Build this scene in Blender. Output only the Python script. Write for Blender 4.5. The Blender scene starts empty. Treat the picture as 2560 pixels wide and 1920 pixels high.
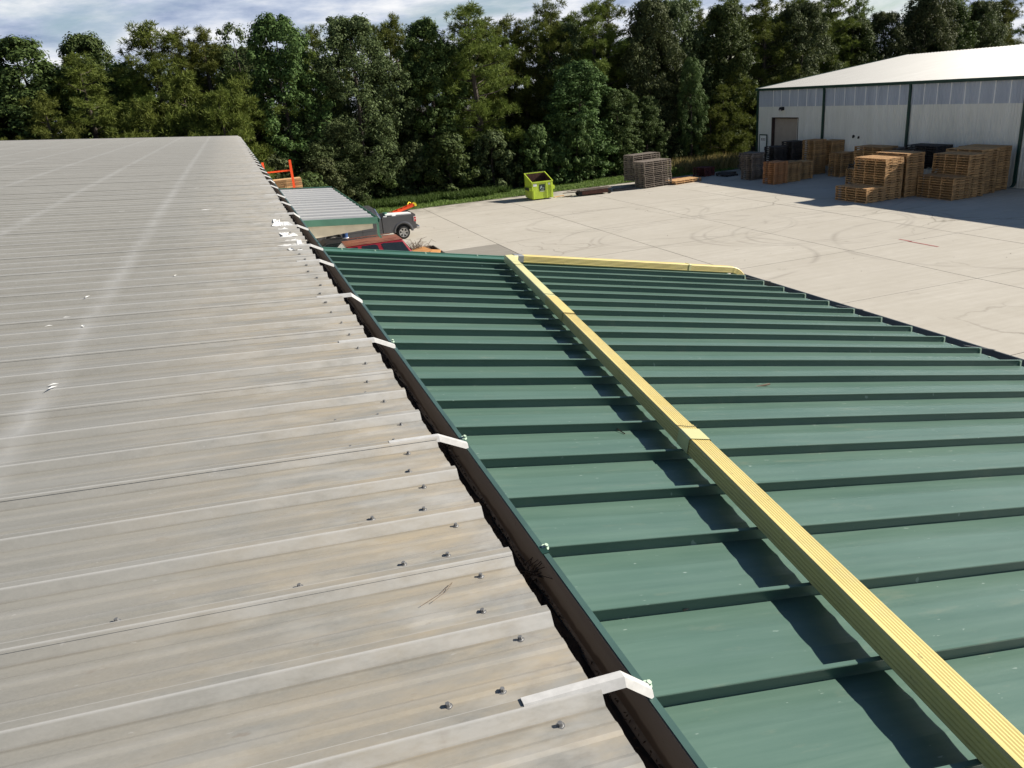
import bpy, math, random
import numpy as np
from mathutils import Vector, Matrix

RAD = math.radians
random.seed(7)
rng = np.random.default_rng(7)
SC = bpy.context.scene
COL = SC.collection

# ------------------------------------------------------------------ camera
CAM_H = 6.95
yaw, pitch, roll = RAD(17.374), RAD(20.264), RAD(-4.800)
fwd = Vector((math.sin(yaw) * math.cos(pitch), math.cos(yaw) * math.cos(pitch), -math.sin(pitch)))
right = Vector((math.cos(yaw), -math.sin(yaw), 0))
up = right.cross(fwd)
r2 = math.cos(roll) * right + math.sin(roll) * up
u2 = -math.sin(roll) * right + math.cos(roll) * up
cam = bpy.data.cameras.new('camera')
cam.sensor_fit = 'HORIZONTAL'
cam.sensor_width = 36.0
cam.lens = 1979.8 / 2560 * 36
cam.clip_start = 0.05
cam.clip_end = 2000
cam_o = bpy.data.objects.new('camera', cam)
COL.objects.link(cam_o)
m3 = Matrix((r2, u2, -fwd)).transposed()
cam_o.matrix_world = Matrix.Translation((0, 0, CAM_H)) @ m3.to_4x4()
SC.camera = cam_o

# ------------------------------------------------------------------ sky, sun, exposure
SUN_AZ, SUN_EL = RAD(-11.5), RAD(32.0)
sun_dir = Vector((math.cos(SUN_EL) * math.cos(SUN_AZ), math.cos(SUN_EL) * math.sin(SUN_AZ), math.sin(SUN_EL)))
W = bpy.data.worlds.new('World')
SC.world = W
W.use_nodes = True
wn, wl = W.node_tree.nodes, W.node_tree.links
wn.clear()
w_out = wn.new('ShaderNodeOutputWorld')
sky = wn.new('ShaderNodeTexSky')
sky.sky_type = 'NISHITA'
sky.sun_disc = False
sky.sun_elevation = SUN_EL
sky.sun_rotation = math.pi / 2 - SUN_AZ
sky.air_density = 1.0
sky.dust_density = 0.1
sky.ozone_density = 2.5
bg_sky = wn.new('ShaderNodeBackground')
bg_sky.inputs['Strength'].default_value = 0.05
wl.new(sky.outputs[0], bg_sky.inputs['Color'])
# broken cumulus layer: noise on the direction projected to a cloud deck
tc = wn.new('ShaderNodeTexCoord')
sep = wn.new('ShaderNodeSeparateXYZ')
wl.new(tc.outputs['Generated'], sep.inputs[0])
zc = wn.new('ShaderNodeMath'); zc.operation = 'MAXIMUM'; zc.inputs[1].default_value = 0.0
wl.new(sep.outputs['Z'], zc.inputs[0])
za = wn.new('ShaderNodeMath'); za.operation = 'ADD'; za.inputs[1].default_value = 0.16
wl.new(zc.outputs[0], za.inputs[0])
dx = wn.new('ShaderNodeMath'); dx.operation = 'DIVIDE'
dy = wn.new('ShaderNodeMath'); dy.operation = 'DIVIDE'
wl.new(sep.outputs['X'], dx.inputs[0]); wl.new(za.outputs[0], dx.inputs[1])
wl.new(sep.outputs['Y'], dy.inputs[0]); wl.new(za.outputs[0], dy.inputs[1])
comb = wn.new('ShaderNodeCombineXYZ')
wl.new(dx.outputs[0], comb.inputs[0]); wl.new(dy.outputs[0], comb.inputs[1])
n1 = wn.new('ShaderNodeTexNoise'); n1.inputs['Scale'].default_value = 0.75; n1.inputs['Detail'].default_value = 8
n1.inputs['Roughness'].default_value = 0.58; n1.inputs['Distortion'].default_value = 0.5
wl.new(comb.outputs[0], n1.inputs['Vector'])
cover = wn.new('ShaderNodeMapRange'); cover.inputs['From Min'].default_value = 0.31; cover.inputs['From Max'].default_value = 0.47
thin = wn.new('ShaderNodeMath'); thin.operation = 'MULTIPLY_ADD'; thin.inputs[1].default_value = -0.55  # cloud cover thinned overhead, out of view, to lower the ambient light
wl.new(zc.outputs[0], thin.inputs[0]); wl.new(n1.outputs['Fac'], thin.inputs[2])
wl.new(thin.outputs[0], cover.inputs['Value'])
n2 = wn.new('ShaderNodeTexNoise'); n2.inputs['Scale'].default_value = 1.15; n2.inputs['Detail'].default_value = 7
n2.inputs['Roughness'].default_value = 0.62
wl.new(comb.outputs[0], n2.inputs['Vector'])
ramp = wn.new('ShaderNodeValToRGB')
ramp.color_ramp.elements[0].position = 0.34; ramp.color_ramp.elements[0].color = (0.27, 0.35, 0.53, 1)
ramp.color_ramp.elements[1].position = 0.60; ramp.color_ramp.elements[1].color = (0.95, 0.96, 0.98, 1)
e_ = ramp.color_ramp.elements.new(0.47); e_.color = (0.55, 0.62, 0.76, 1)
wl.new(n2.outputs['Fac'], ramp.inputs['Fac'])
bg_cl = wn.new('ShaderNodeBackground'); bg_cl.inputs['Strength'].default_value = 0.56
wl.new(ramp.outputs[0], bg_cl.inputs['Color'])
wmix = wn.new('ShaderNodeMixShader')
wl.new(cover.outputs[0], wmix.inputs[0])
wl.new(bg_sky.outputs[0], wmix.inputs[1]); wl.new(bg_cl.outputs[0], wmix.inputs[2])
wl.new(wmix.outputs[0], w_out.inputs['Surface'])

sl = bpy.data.lights.new('sun', 'SUN')
sl.energy = 5.0
sl.angle = RAD(0.53)
sl.color = (1.0, 0.93, 0.82)
so = bpy.data.objects.new('sun', sl)
so.rotation_euler = sun_dir.to_track_quat('Z', 'Y').to_euler()
so.location = (20, -10, 40)
COL.objects.link(so)

SC.view_settings.view_transform = 'Standard'
SC.view_settings.look = 'None'
SC.view_settings.exposure = 0.85
SC.view_settings.gamma = 1.0
SC.view_settings.use_curve_mapping = False
SC.render.engine = 'CYCLES'
SC.cycles.max_bounces = 6
SC.cycles.diffuse_bounces = 3
SC.cycles.transparent_max_bounces = 8

# ------------------------------------------------------------------ material helpers
class NT:
    def __init__(s, name):
        s.m = bpy.data.materials.new(name)
        s.m.use_nodes = True
        s.n, s.l = s.m.node_tree.nodes, s.m.node_tree.links
        s.b = s.n['Principled BSDF']
    def new(s, t, **kw):
        n = s.n.new(t)
        for k, v in kw.items():
            setattr(n, k, v)
        return n
    def link(s, a, b):
        s.l.new(a, b)
    def math(s, op, a, b=None, c=None, clamp=False):
        n = s.new('ShaderNodeMath', operation=op, use_clamp=clamp)
        for i, v in enumerate((a, b, c)):
            if v is None: continue
            if isinstance(v, (int, float)): n.inputs[i].default_value = v
            else: s.link(v, n.inputs[i])
        return n.outputs[0]
    def mix(s, fac, a, b, blend='MIX'):
        n = s.new('ShaderNodeMix', data_type='RGBA', blend_type=blend)
        for sock, v in ((n.inputs[0], fac), (n.inputs[6], a), (n.inputs[7], b)):
            if isinstance(v, (int, float)): sock.default_value = v
            elif isinstance(v, tuple): sock.default_value = (*v, 1)
            else: s.link(v, sock)
        return n.outputs[2]
    def coord(s, kind='Object', scale=(1, 1, 1)):
        if kind == 'World':
            o = s.new('ShaderNodeNewGeometry').outputs['Position']
        else:
            o = s.new('ShaderNodeTexCoord').outputs[kind]
        mp = s.new('ShaderNodeMapping')
        mp.inputs['Scale'].default_value = scale
        s.link(o, mp.inputs[0])
        return mp.outputs[0]
    def noise(s, vec, scale, detail=4, rough=0.55, lo=0.3, hi=0.7):
        n = s.new('ShaderNodeTexNoise')
        n.inputs['Scale'].default_value = scale; n.inputs['Detail'].default_value = detail
        n.inputs['Roughness'].default_value = rough
        s.link(vec, n.inputs['Vector'])
        r = s.new('ShaderNodeMapRange')
        r.inputs['From Min'].default_value = lo; r.inputs['From Max'].default_value = hi
        s.link(n.outputs['Fac'], r.inputs['Value'])
        return r.outputs[0]
    def bump(s, h, strength=0.3, dist=0.01):
        b = s.new('ShaderNodeBump')
        b.inputs['Strength'].default_value = strength; b.inputs['Distance'].default_value = dist
        s.link(h, b.inputs['Height'])
        s.link(b.outputs[0], s.b.inputs['Normal'])

def sc(c, k): return tuple(min(1, x * k) for x in c)

def M(name, col, rough=0.6, metal=0.0, var=0.15, scale=6, bump=0.0, stretch=(1, 1, 1), coords='Object', col2=None, spec=0.5, rand=0.0):
    t = NT(name)
    v = t.coord(coords, stretch)
    f = t.noise(v, scale)
    a, b = sc(col, 1 - var), (col2 if col2 else sc(col, 1 + var))
    c = t.mix(f, a, b)
    if rand:
        oi = t.new('ShaderNodeObjectInfo')
        r = t.math('MULTIPLY_ADD', oi.outputs['Random'], 2 * rand, 1 - rand)
        h = t.new('ShaderNodeHueSaturation')
        t.link(r, h.inputs['Value']); t.link(c, h.inputs['Color'])
        c = h.outputs[0]
    t.link(c, t.b.inputs['Base Color'])
    t.b.inputs['Roughness'].default_value = rough
    t.b.inputs['Metallic'].default_value = metal
    t.b.inputs['Specular IOR Level'].default_value = spec
    if bump: t.bump(f, bump)
    return t.m

# ------------------------------------------------------------------ mesh helpers
class MB:
    """collects shapes; build() links them as one mesh object"""
    def __init__(s): s.v, s.f = [], []
    def add(s, vs, fs):
        o = len(s.v)
        s.v += [tuple(p) for p in vs]
        s.f += [tuple(i + o for i in f) for f in fs]
        return s
    def box(s, a, b, rz=0.0, piv=None):
        x0, y0, z0 = a; x1, y1, z1 = b
        vs = [(x0, y0, z0), (x1, y0, z0), (x1, y1, z0), (x0, y1, z0), (x0, y0, z1), (x1, y0, z1), (x1, y1, z1), (x0, y1, z1)]
        if rz:
            px, py = piv if piv else ((x0 + x1) / 2, (y0 + y1) / 2)
            c, sn = math.cos(rz), math.sin(rz)
            vs = [(px + (x - px) * c - (y - py) * sn, py + (x - px) * sn + (y - py) * c, z) for x, y, z in vs]
        return s.add(vs, [(0, 3, 2, 1), (4, 5, 6, 7), (0, 1, 5, 4), (1, 2, 6, 5), (2, 3, 7, 6), (3, 0, 4, 7)])
    def bar(s, p, q, w, h, upv=(0, 0, 1)):
        """box from p to q; w sideways, h along upv"""
        p, q = Vector(p), Vector(q)
        d = (q - p).normalized()
        sd = d.cross(Vector(upv)).normalized()
        u = sd.cross(d)
        vs = []
        for c in (p, q):
            for a, b in ((-1, -1), (1, -1), (1, 1), (-1, 1)):
                vs.append(c + sd * (a * w / 2) + u * (b * h / 2))
        return s.add(vs, [(0, 1, 2, 3), (7, 6, 5, 4), (0, 4, 5, 1), (1, 5, 6, 2), (2, 6, 7, 3), (3, 7, 4, 0)])
    def loft(s, rings, closed=True, caps=True):
        n = len(rings[0]); vs = [p for r in rings for p in r]; fs = []
        for k in range(len(rings) - 1):
            for i in range(n if closed else n - 1):
                j = (i + 1) % n
                fs.append((k * n + i, k * n + j, (k + 1) * n + j, (k + 1) * n + i))
        if caps and closed:
            fs.append(tuple(range(n))[::-1]); fs.append(tuple((len(rings) - 1) * n + i for i in range(n)))
        return s.add(vs, fs)
    def tube(s, path, rad, n=6):
        path = [Vector(p) for p in path]
        rad = rad if isinstance(rad, (list, tuple)) else [rad] * len(path)
        rings = []
        for i, p in enumerate(path):
            d = (path[min(i + 1, len(path) - 1)] - path[max(i - 1, 0)]).normalized()
            a = d.cross(Vector((0.13, 0.31, 0.94)))
            if a.length < 1e-3: a = d.cross(Vector((1, 0, 0)))
            a.normalize(); b = d.cross(a)
            rings.append([p + (a * math.cos(2 * math.pi * k / n) + b * math.sin(2 * math.pi * k / n)) * rad[i] for k in range(n)])
        return s.loft(rings)
    def cyl(s, c, r, h, axis='z', n=16, r1=None):
        r1 = r if r1 is None else r1
        rings = []
        for t, rr in ((0, r), (h, r1)):
            ring = []
            for k in range(n):
                a = 2 * math.pi * k / n; u, v = rr * math.cos(a), rr * math.sin(a)
                ring.append({'z': (c[0] + u, c[1] + v, c[2] + t), 'y': (c[0] + u, c[1] + t, c[2] + v), 'x': (c[0] + t, c[1] + u, c[2] + v)}[axis])
            rings.append(ring)
        return s.loft(rings)
    def prism(s, poly, y0, y1):
        """polygon in xz extruded along y"""
        return s.loft([[(x, y0, z) for x, z in poly], [(x, y1, z) for x, z in poly]])
    def build(s, name, mat, parent=None, smooth=False, bevel=0.0, fix=True):
        me = bpy.data.meshes.new(name)
        me.from_pydata(s.v, [], s.f)
        if fix:
            import bmesh
            bm = bmesh.new(); bm.from_mesh(me)
            bmesh.ops.recalc_face_normals(bm, faces=bm.faces); bm.to_mesh(me); bm.free()
        return link(name, me, mat, parent, smooth, bevel)

def link(name, me, mat, parent=None, smooth=False, bevel=0.0):
    if mat is not None and not me.materials: me.materials.append(mat)
    o = bpy.data.objects.new(name, me)
    COL.objects.link(o)
    if parent: o.parent = parent
    if smooth: me.polygons.foreach_set('use_smooth', [True] * len(me.polygons))
    if bevel:
        b = o.modifiers.new('bevel', 'BEVEL'); b.width = bevel; b.segments = 2; b.limit_method = 'ANGLE'
    return o

def np_mesh(name, verts, nper):
    """verts (k*nper,3): every nper verts make one face"""
    verts = np.asarray(verts, dtype=np.float32).reshape(-1, 3)
    k = len(verts) // nper
    me = bpy.data.meshes.new(name)
    me.vertices.add(len(verts)); me.vertices.foreach_set('co', verts.ravel())
    me.loops.add(len(verts)); me.loops.foreach_set('vertex_index', np.arange(len(verts), dtype=np.int32))
    me.polygons.add(k)
    me.polygons.foreach_set('loop_start', np.arange(0, k * nper, nper, dtype=np.int32))
    me.polygons.foreach_set('loop_total', np.full(k, nper, dtype=np.int32))
    me.update(calc_edges=True)
    return me

def tag(o, label=None, cat=None, group=None, kind=None):
    for k, v in (('label', label), ('category', cat), ('group', group), ('kind', kind)):
        if v: o[k] = v
    return o

def thing(name, label, cat, loc=(0, 0, 0), rz=0.0, group=None):
    o = bpy.data.objects.new(name, None)
    o.empty_display_size = 0.3
    COL.objects.link(o)
    o.location = loc; o.rotation_euler = (0, 0, rz)
    return tag(o, label, cat, group)

def dup(o, parent=None, loc=None):
    c = o.copy(); COL.objects.link(c); c.parent = parent
    if loc is not None: c.location = loc
    return c

# ------------------------------------------------------------------ materials
def roof_grey():
    t = NT('weathered galvanised steel')
    w = t.coord('World')
    sx = t.new('ShaderNodeSeparateXYZ'); t.link(w, sx.inputs[0]); X, Y = sx.outputs[0], sx.outputs[1]
    streak = t.noise(t.coord('World', (0.6, 9, 1)), 1.6, 6, 0.6)
    fine = t.noise(t.coord('World', (3, 14, 3)), 7, 5, 0.65)
    blot = t.noise(w, 0.9, 4)
    c = t.mix(streak, (0.196, 0.192, 0.172), (0.256, 0.252, 0.232))
    c = t.mix(t.math('MULTIPLY', fine, 0.35), c, (0.272, 0.264, 0.238))
    c = t.mix(t.math('MULTIPLY', blot, 0.3), c, (0.200, 0.188, 0.160))
    # purlin lines: dust-washed pale bands every 1.55 m
    ph = t.math('FRACT', t.math('DIVIDE', t.math('ADD', X, 1.05 + 15.5 * 4), 1.55))
    d = t.math('ABSOLUTE', t.math('SUBTRACT', ph, 0.5))
    band = t.math('MULTIPLY', t.math('SUBTRACT', d, 0.435, clamp=True), 15, clamp=True)
    band = t.math('MULTIPLY', band, t.noise(t.coord('World', (2.5, 0.8, 1)), 2.0, 5, 0.6, 0.25, 0.7))
    c = t.mix(t.math('MULTIPLY', band, 0.75), c, (0.39, 0.39, 0.38))
    # tan water staining and bare zinc along the eave
    eave = t.math('MULTIPLY', t.math('ADD', X, 0.75), 0.85, clamp=True)
    tan = t.math('MULTIPLY', eave, t.noise(t.coord('World', (1.5, 5, 1)), 2.2, 5, 0.6, 0.35, 0.7))
    c = t.mix(t.math('MULTIPLY', tan, 0.80), c, (0.410, 0.335, 0.225))
    edge = t.math('MULTIPLY', t.math('ADD', X, -0.36), 6, clamp=True)
    grime = t.math('MULTIPLY', edge, t.noise(t.coord('World', (5, 9, 1)), 2.5, 6, 0.7, 0.52, 0.72))
    c = t.mix(t.math('MULTIPLY', grime, 0.55), c, (0.17, 0.14, 0.115))
    zinc = t.math('MULTIPLY', eave, t.noise(t.coord('World', (2, 4.5, 1)), 1.7, 4, 0.6, 0.5, 0.75))
    c = t.mix(t.math('MULTIPLY', zinc, 0.75), c, (0.45, 0.44, 0.41))
    grit = t.noise(t.coord('World', (1, 1.6, 1)), 85, 3, 0.7, 0.35, 0.7)
    c = t.mix(t.math('MULTIPLY', grit, 0.22), c, (0.34, 0.325, 0.29))
    spots = t.noise(t.coord('World', (1.3, 3, 1)), 6.5, 4, 0.7, 0.66, 0.74)
    c = t.mix(t.math('MULTIPLY', spots, t.math('MULTIPLY_ADD', eave, 0.35, 0.15)), c, (0.15, 0.105, 0.070))
    # rib flanks facing -y or +y: sky-lit paleness painted into the colour
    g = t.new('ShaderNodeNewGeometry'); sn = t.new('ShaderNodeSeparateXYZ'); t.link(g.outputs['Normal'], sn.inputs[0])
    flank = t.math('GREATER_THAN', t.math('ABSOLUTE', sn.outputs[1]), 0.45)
    flank_lit = t.math('MULTIPLY', t.math('MULTIPLY_ADD', eave, 0.52, 0.20), t.noise(t.coord('World', (2.5, 10, 6)), 4.0, 5, 0.65, 0.15, 0.6))
    c = t.mix(t.math('MULTIPLY', flank, flank_lit), c, (0.43, 0.42, 0.395))
    # rib relief painted in: grimy dark crease at the base, highlight on the crest
    ob = t.new('ShaderNodeSeparateXYZ'); t.link(t.coord('Object'), ob.inputs[0])
    ry = t.math('ABSOLUTE', t.math('SUBTRACT', t.math('FRACT', t.math('ADD', t.math('DIVIDE', ob.outputs[1], 0.3048), 10.5)), 0.5))
    ry = t.math('MULTIPLY', ry, 0.3048)
    cre = t.math('SUBTRACT', 1.0, t.math('MULTIPLY', t.math('ABSOLUTE', t.math('SUBTRACT', ry, 0.041)), 120), clamp=True)
    cre = t.math('MULTIPLY', cre, t.noise(t.coord('World', (1.2, 3, 1)), 2.5, 4, 0.6, 0.2, 0.6))
    c = t.mix(t.math('MULTIPLY', cre, 0.45), c, (0.085, 0.076, 0.064))
    crest_hi = t.math('SUBTRACT', 1.0, t.math('MULTIPLY', t.math('ABSOLUTE', t.math('SUBTRACT', ry, 0.0145)), 300), clamp=True)
    c = t.mix(t.math('MULTIPLY', crest_hi, 0.55), c, (0.52, 0.515, 0.50))
    mn = t.math('SUBTRACT', 1.0, t.math('MULTIPLY', t.math('ABSOLUTE', t.math('SUBTRACT', ry, 0.115)), 60), clamp=True)
    c = t.mix(t.math('MULTIPLY', mn, 0.22), c, (0.34, 0.33, 0.31))
    # scattered scuffs
    chips = t.noise(t.coord('World', (6, 14, 4)), 3.2, 3, 0.6, 0.70, 0.76)
    c = t.mix(t.math('MULTIPLY', chips, 0.45), c, (0.40, 0.39, 0.37))
    t.link(c, t.b.inputs['Base Color'])
    t.b.inputs['Roughness'].default_value = 0.50
    t.b.inputs['Metallic'].default_value = 0.12
    t.b.inputs['Specular IOR Level'].default_value = 0.45
    t.bump(t.noise(t.coord('World', (1.2, 4, 1)), 3.0, 5, 0.6), 0.25, 0.004)
    return t.m

def roof_green():
    t = NT('green painted steel')
    w = t.coord('World')
    st = t.noise(t.coord('World', (0.35, 6, 1)), 3.0, 5, 0.6)
    bl = t.noise(w, 1.4, 5)
    c = t.mix(st, (0.062, 0.118, 0.092), (0.090, 0.152, 0.122))
    c = t.mix(t.math('MULTIPLY', bl, 0.25), c, (0.135, 0.205, 0.165))
    sc_ = t.noise(t.coord('World', (8, 22, 4)), 2.6, 2, 0.5, 0.73, 0.76)
    c = t.mix(t.math('MULTIPLY', sc_, 0.5), c, (0.35, 0.42, 0.38))
    dirt = t.noise(t.coord('World', (2.0, 7, 1)), 1.9, 5, 0.65, 0.60, 0.8)
    c = t.mix(t.math('MULTIPLY', dirt, 0.35), c, (0.22, 0.23, 0.17))
    t.link(c, t.b.inputs['Base Color'])
    t.b.inputs['Roughness'].default_value = 0.38
    t.b.inputs['Specular IOR Level'].default_value = 0.42
    t.bump(t.noise(t.coord('World', (0.5, 3.5, 1)), 2.2, 4, 0.55), 0.22, 0.008)
    return t.m

def concrete(name, k=1.0):
    t = NT(name)
    w = t.coord('World')
    a = t.noise(w, 0.35, 5, 0.6)
    b = t.noise(w, 2.5, 6, 0.65)
    sw = t.noise(t.coord('World', (0.25, 3.2, 1)), 1.3, 5, 0.6)      # broom / traffic direction streaks
    c = t.mix(a, sc((0.430, 0.402, 0.345), k), sc((0.520, 0.492, 0.435), k))
    c = t.mix(t.math('MULTIPLY', b, 0.45), c, sc((0.365, 0.336, 0.284), k))
    c = t.mix(t.math('MULTIPLY', sw, 0.50), c, sc((0.330, 0.298, 0.246), k))
    oi = t.new('ShaderNodeObjectInfo')
    c = t.mix(t.math('MULTIPLY', oi.outputs['Random'], 0.42), c, sc((0.385, 0.355, 0.305), k))
    # tyre scrub: loops left by turning fork trucks
    sx = t.new('ShaderNodeSeparateXYZ'); t.link(w, sx.inputs[0])
    wob = t.noise(w, 0.25, 2)
    tot = None
    for cx, cy, rx, ry, wd in ((19.3, 39.6, 5.2, 3.5, .16), (19.0, 39.9, 4.5, 3.1, .12), (19.2, 34.4, 5.3, 3.4, .16), (20.2, 33.3, 5.2, 3.2, .15), (20.3, 33.3, 4.9, 2.9, .12),
                               (24.3, 30.7, 5.4, 3.6, .2), (24.4, 30.6, 5.0, 3.2, .14), (25.6, 29.6, 5.3, 3.6, .18), (25.6, 29.4, 4.8, 3.1, .14), (28.5, 36.0, 6.0, 4.0, .15),
                               (15.5, 28.0, 6.2, 5.0, .18), (24.0, 44.5, 7.5, 3.2, .15), (27.0, 24.0, 5.0, 5.2, .2)):
        ex = t.math('DIVIDE', t.math('SUBTRACT', sx.outputs[0], cx), rx)
        ey = t.math('DIVIDE', t.math('SUBTRACT', sx.outputs[1], cy), ry)
        rr = t.math('SQRT', t.math('ADD', t.math('MULTIPLY', ex, ex), t.math('MULTIPLY', ey, ey)))
        rr = t.math('ADD', rr, t.math('MULTIPLY', wob, 0.06))
        dd = t.math('ABSOLUTE', t.math('SUBTRACT', rr, 1.03))
        q = t.math('SUBTRACT', 1.0, t.math('MULTIPLY', dd, rx / wd), clamp=True)
        tot = q if tot is None else t.math('MAXIMUM', tot, q)
    brk = t.noise(w, 0.55, 3, 0.5, 0.36, 0.60)
    c = t.mix(t.math('MULTIPLY', t.math('MULTIPLY', tot, brk), 0.42), c, sc((0.20, 0.18, 0.155), k))
    vo = t.new('ShaderNodeTexVoronoi', feature='DISTANCE_TO_EDGE'); vo.inputs['Scale'].default_value = 0.16
    wv = t.new('ShaderNodeVectorMath', operation='ADD'); t.link(w, wv.inputs[0])
    nz = t.new('ShaderNodeTexNoise'); nz.inputs['Scale'].default_value = 0.9; nz.inputs['Detail'].default_value = 5; t.link(w, nz.inputs['Vector'])
    t.link(nz.outputs['Color'], wv.inputs[1]); t.link(wv.outputs[0], vo.inputs['Vector'])
    cr = t.math('SUBTRACT', 1.0, t.math('MULTIPLY', vo.outputs['Distance'], 110), clamp=True)
    cr = t.math('MULTIPLY', cr, t.noise(w, 0.12, 2, 0.5, 0.5, 0.62))
    c = t.mix(t.math('MULTIPLY', cr, 0.55), c, (0.13, 0.115, 0.09))
    # oil and leaf stains
    st = t.noise(w, 0.8, 5, 0.6, 0.64, 0.76)
    c = t.mix(t.math('MULTIPLY', st, 0.38), c, (0.20, 0.18, 0.15))
    far = t.math('MULTIPLY', t.math('SUBTRACT', sx.outputs[1], 49.5), 0.35, clamp=True)
    far = t.math('MULTIPLY', far, t.noise(w, 0.9, 4, 0.6, 0.38, 0.6))
    c = t.mix(t.math('MULTIPLY', far, 0.55), c, (0.15, 0.135, 0.11))
    t.link(c, t.b.inputs['Base Color'])
    t.b.inputs['Roughness'].default_value = 0.9
    t.b.inputs['Specular IOR Level'].default_value = 0.2
    t.bump(b, 0.2, 0.004)
    return t.m

def leaf_mat(name, col, col2, trans=0.25, rough=0.65, spec=0.16):
    t = NT(name)
    g = t.new('ShaderNodeNewGeometry')
    oi = t.new('ShaderNodeObjectInfo')
    c = t.mix(g.outputs['Random Per Island'], col, col2)
    h = t.new('ShaderNodeHueSaturation')
    t.link(c, h.inputs['Color'])
    t.link(t.math('MULTIPLY_ADD', oi.outputs['Random'], 0.45, 0.78), h.inputs['Value'])
    t.link(t.math('MULTIPLY_ADD', oi.outputs['Random'], 0.035, 0.482), h.inputs['Hue'])
    c = h.outputs[0]
    t.link(c, t.b.inputs['Base Color'])
    t.b.inputs['Roughness'].default_value = rough
    t.b.inputs['Specular IOR Level'].default_value = spec
    tr = t.new('ShaderNodeBsdfTranslucent'); t.link(c, tr.inputs['Color'])
    mx = t.new('ShaderNodeMixShader'); mx.inputs[0].default_value = trans
    t.link(t.b.outputs[0], mx.inputs[1]); t.link(tr.outputs[0], mx.inputs[2])
    t.link(mx.outputs[0], t.n['Material Output'].inputs['Surface'])
    return t.m

def corr_wall(name, a, b, rough=0.5):
    return M(name, a, rough, 0, 0.05, 0.8, col2=b, coords='World', stretch=(1, 2, 0.3))

MAT = {}
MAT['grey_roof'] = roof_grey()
MAT['green_roof'] = roof_green()
MAT['concrete'] = concrete('yard concrete')
MAT['concrete_new'] = concrete('newer grey concrete', 0.60)
MAT['joint'] = M('joint filler', (0.055, 0.045, 0.035), 0.95, var=0.3, scale=3)
MAT['forest_floor'] = M('forest floor', (0.045, 0.042, 0.026), 0.95, var=0.4, scale=1.2, coords='World')
MAT['lawn'] = M('lawn soil', (0.095, 0.125, 0.036), 0.95, var=0.35, scale=1.5, coords='World')
MAT['green_trim'] = M('green trim paint', (0.055, 0.145, 0.105), 0.38, var=0.12, scale=3)
MAT['lip_green'] = M('weathered green lip', (0.055, 0.105, 0.090), 0.4, var=0.2, scale=4)
MAT['dark_green'] = M('dark green trim paint', (0.012, 0.042, 0.030), 0.45, var=0.15, scale=2)
MAT['gutter_in'] = M('grey brown gutter primer', (0.255, 0.222, 0.192), 0.45, var=0.22, scale=2.5, stretch=(2, 0.5, 6), coords='World')
def gutter_mat():
    t = NT('stained gutter inside')
    w = t.coord('World'); sx = t.new('ShaderNodeSeparateXYZ'); t.link(w, sx.inputs[0])
    c = t.mix(t.noise(t.coord('World', (2, 0.6, 6)), 2.5), (0.205, 0.178, 0.152), (0.275, 0.242, 0.210))
    tide = t.math('MULTIPLY_ADD', t.noise(t.coord('World', (1, 1, 0)), 2.2, 5, 0.6), 0.040, 5.505)
    wet = t.math('MULTIPLY', t.math('SUBTRACT', tide, sx.outputs[2]), 90, clamp=True)
    c = t.mix(t.math('MULTIPLY', wet, 0.8), c, (0.070, 0.050, 0.040))
    sp = t.noise(t.coord('World', (3, 3, 3)), 30, 3, 0.6, 0.66, 0.72)
    c = t.mix(t.math('MULTIPLY', sp, 0.6), c, (0.06, 0.045, 0.035))
    t.link(c, t.b.inputs['Base Color']); t.b.inputs['Roughness'].default_value = 0.5
    return t.m
MAT['gutter_in'] = gutter_mat()
MAT['gutter_dark'] = M('dark grey gutter paint', (0.060, 0.068, 0.070), 0.45, var=0.12, scale=2)
MAT['debris'] = M('rotted leaf debris', (0.035, 0.022, 0.014), 0.95, var=0.6, scale=20, coords='World')
MAT['strap'] = M('white painted strap', (0.47, 0.465, 0.45), 0.5, var=0.10, scale=45)
MAT['strap_grey'] = M('bare strap', (0.52, 0.52, 0.51), 0.45, var=0.10, scale=24)
MAT['screw'] = M('zinc screw', (0.20, 0.20, 0.20), 0.55, 0.4, var=0.2, scale=40)
MAT['screw_green'] = M('pale green screw', (0.36, 0.46, 0.36), 0.45, var=0.1, scale=40)
MAT['sealant'] = M('white roof sealant', (0.72, 0.72, 0.70), 0.6, var=0.05, scale=8)
MAT['yellow'] = M('pale yellow downspout', (0.66, 0.535, 0.185), 0.42, var=0.12, scale=3)
def yellow_mat():
    t = NT('dusty pale yellow downspout')
    c = t.mix(t.noise(t.coord('World'), 2.2, 5), (0.535, 0.425, 0.150), (0.635, 0.520, 0.200))
    du = t.noise(t.coord('World', (1, 1, 2)), 5, 6, 0.7, 0.52, 0.75)
    c = t.mix(t.math('MULTIPLY', du, 0.35), c, (0.46, 0.40, 0.24))
    sp = t.noise(t.coord('World'), 38, 2, 0.6, 0.70, 0.74)
    c = t.mix(t.math('MULTIPLY', sp, 0.5), c, (0.25, 0.20, 0.09))
    t.link(c, t.b.inputs['Base Color']); t.b.inputs['Roughness'].default_value = 0.45
    return t.m
MAT['yellow'] = yellow_mat()
MAT['yellow_pale'] = M('faded yellow downspout', (0.57, 0.545, 0.27), 0.45, var=0.06, scale=2)
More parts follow.
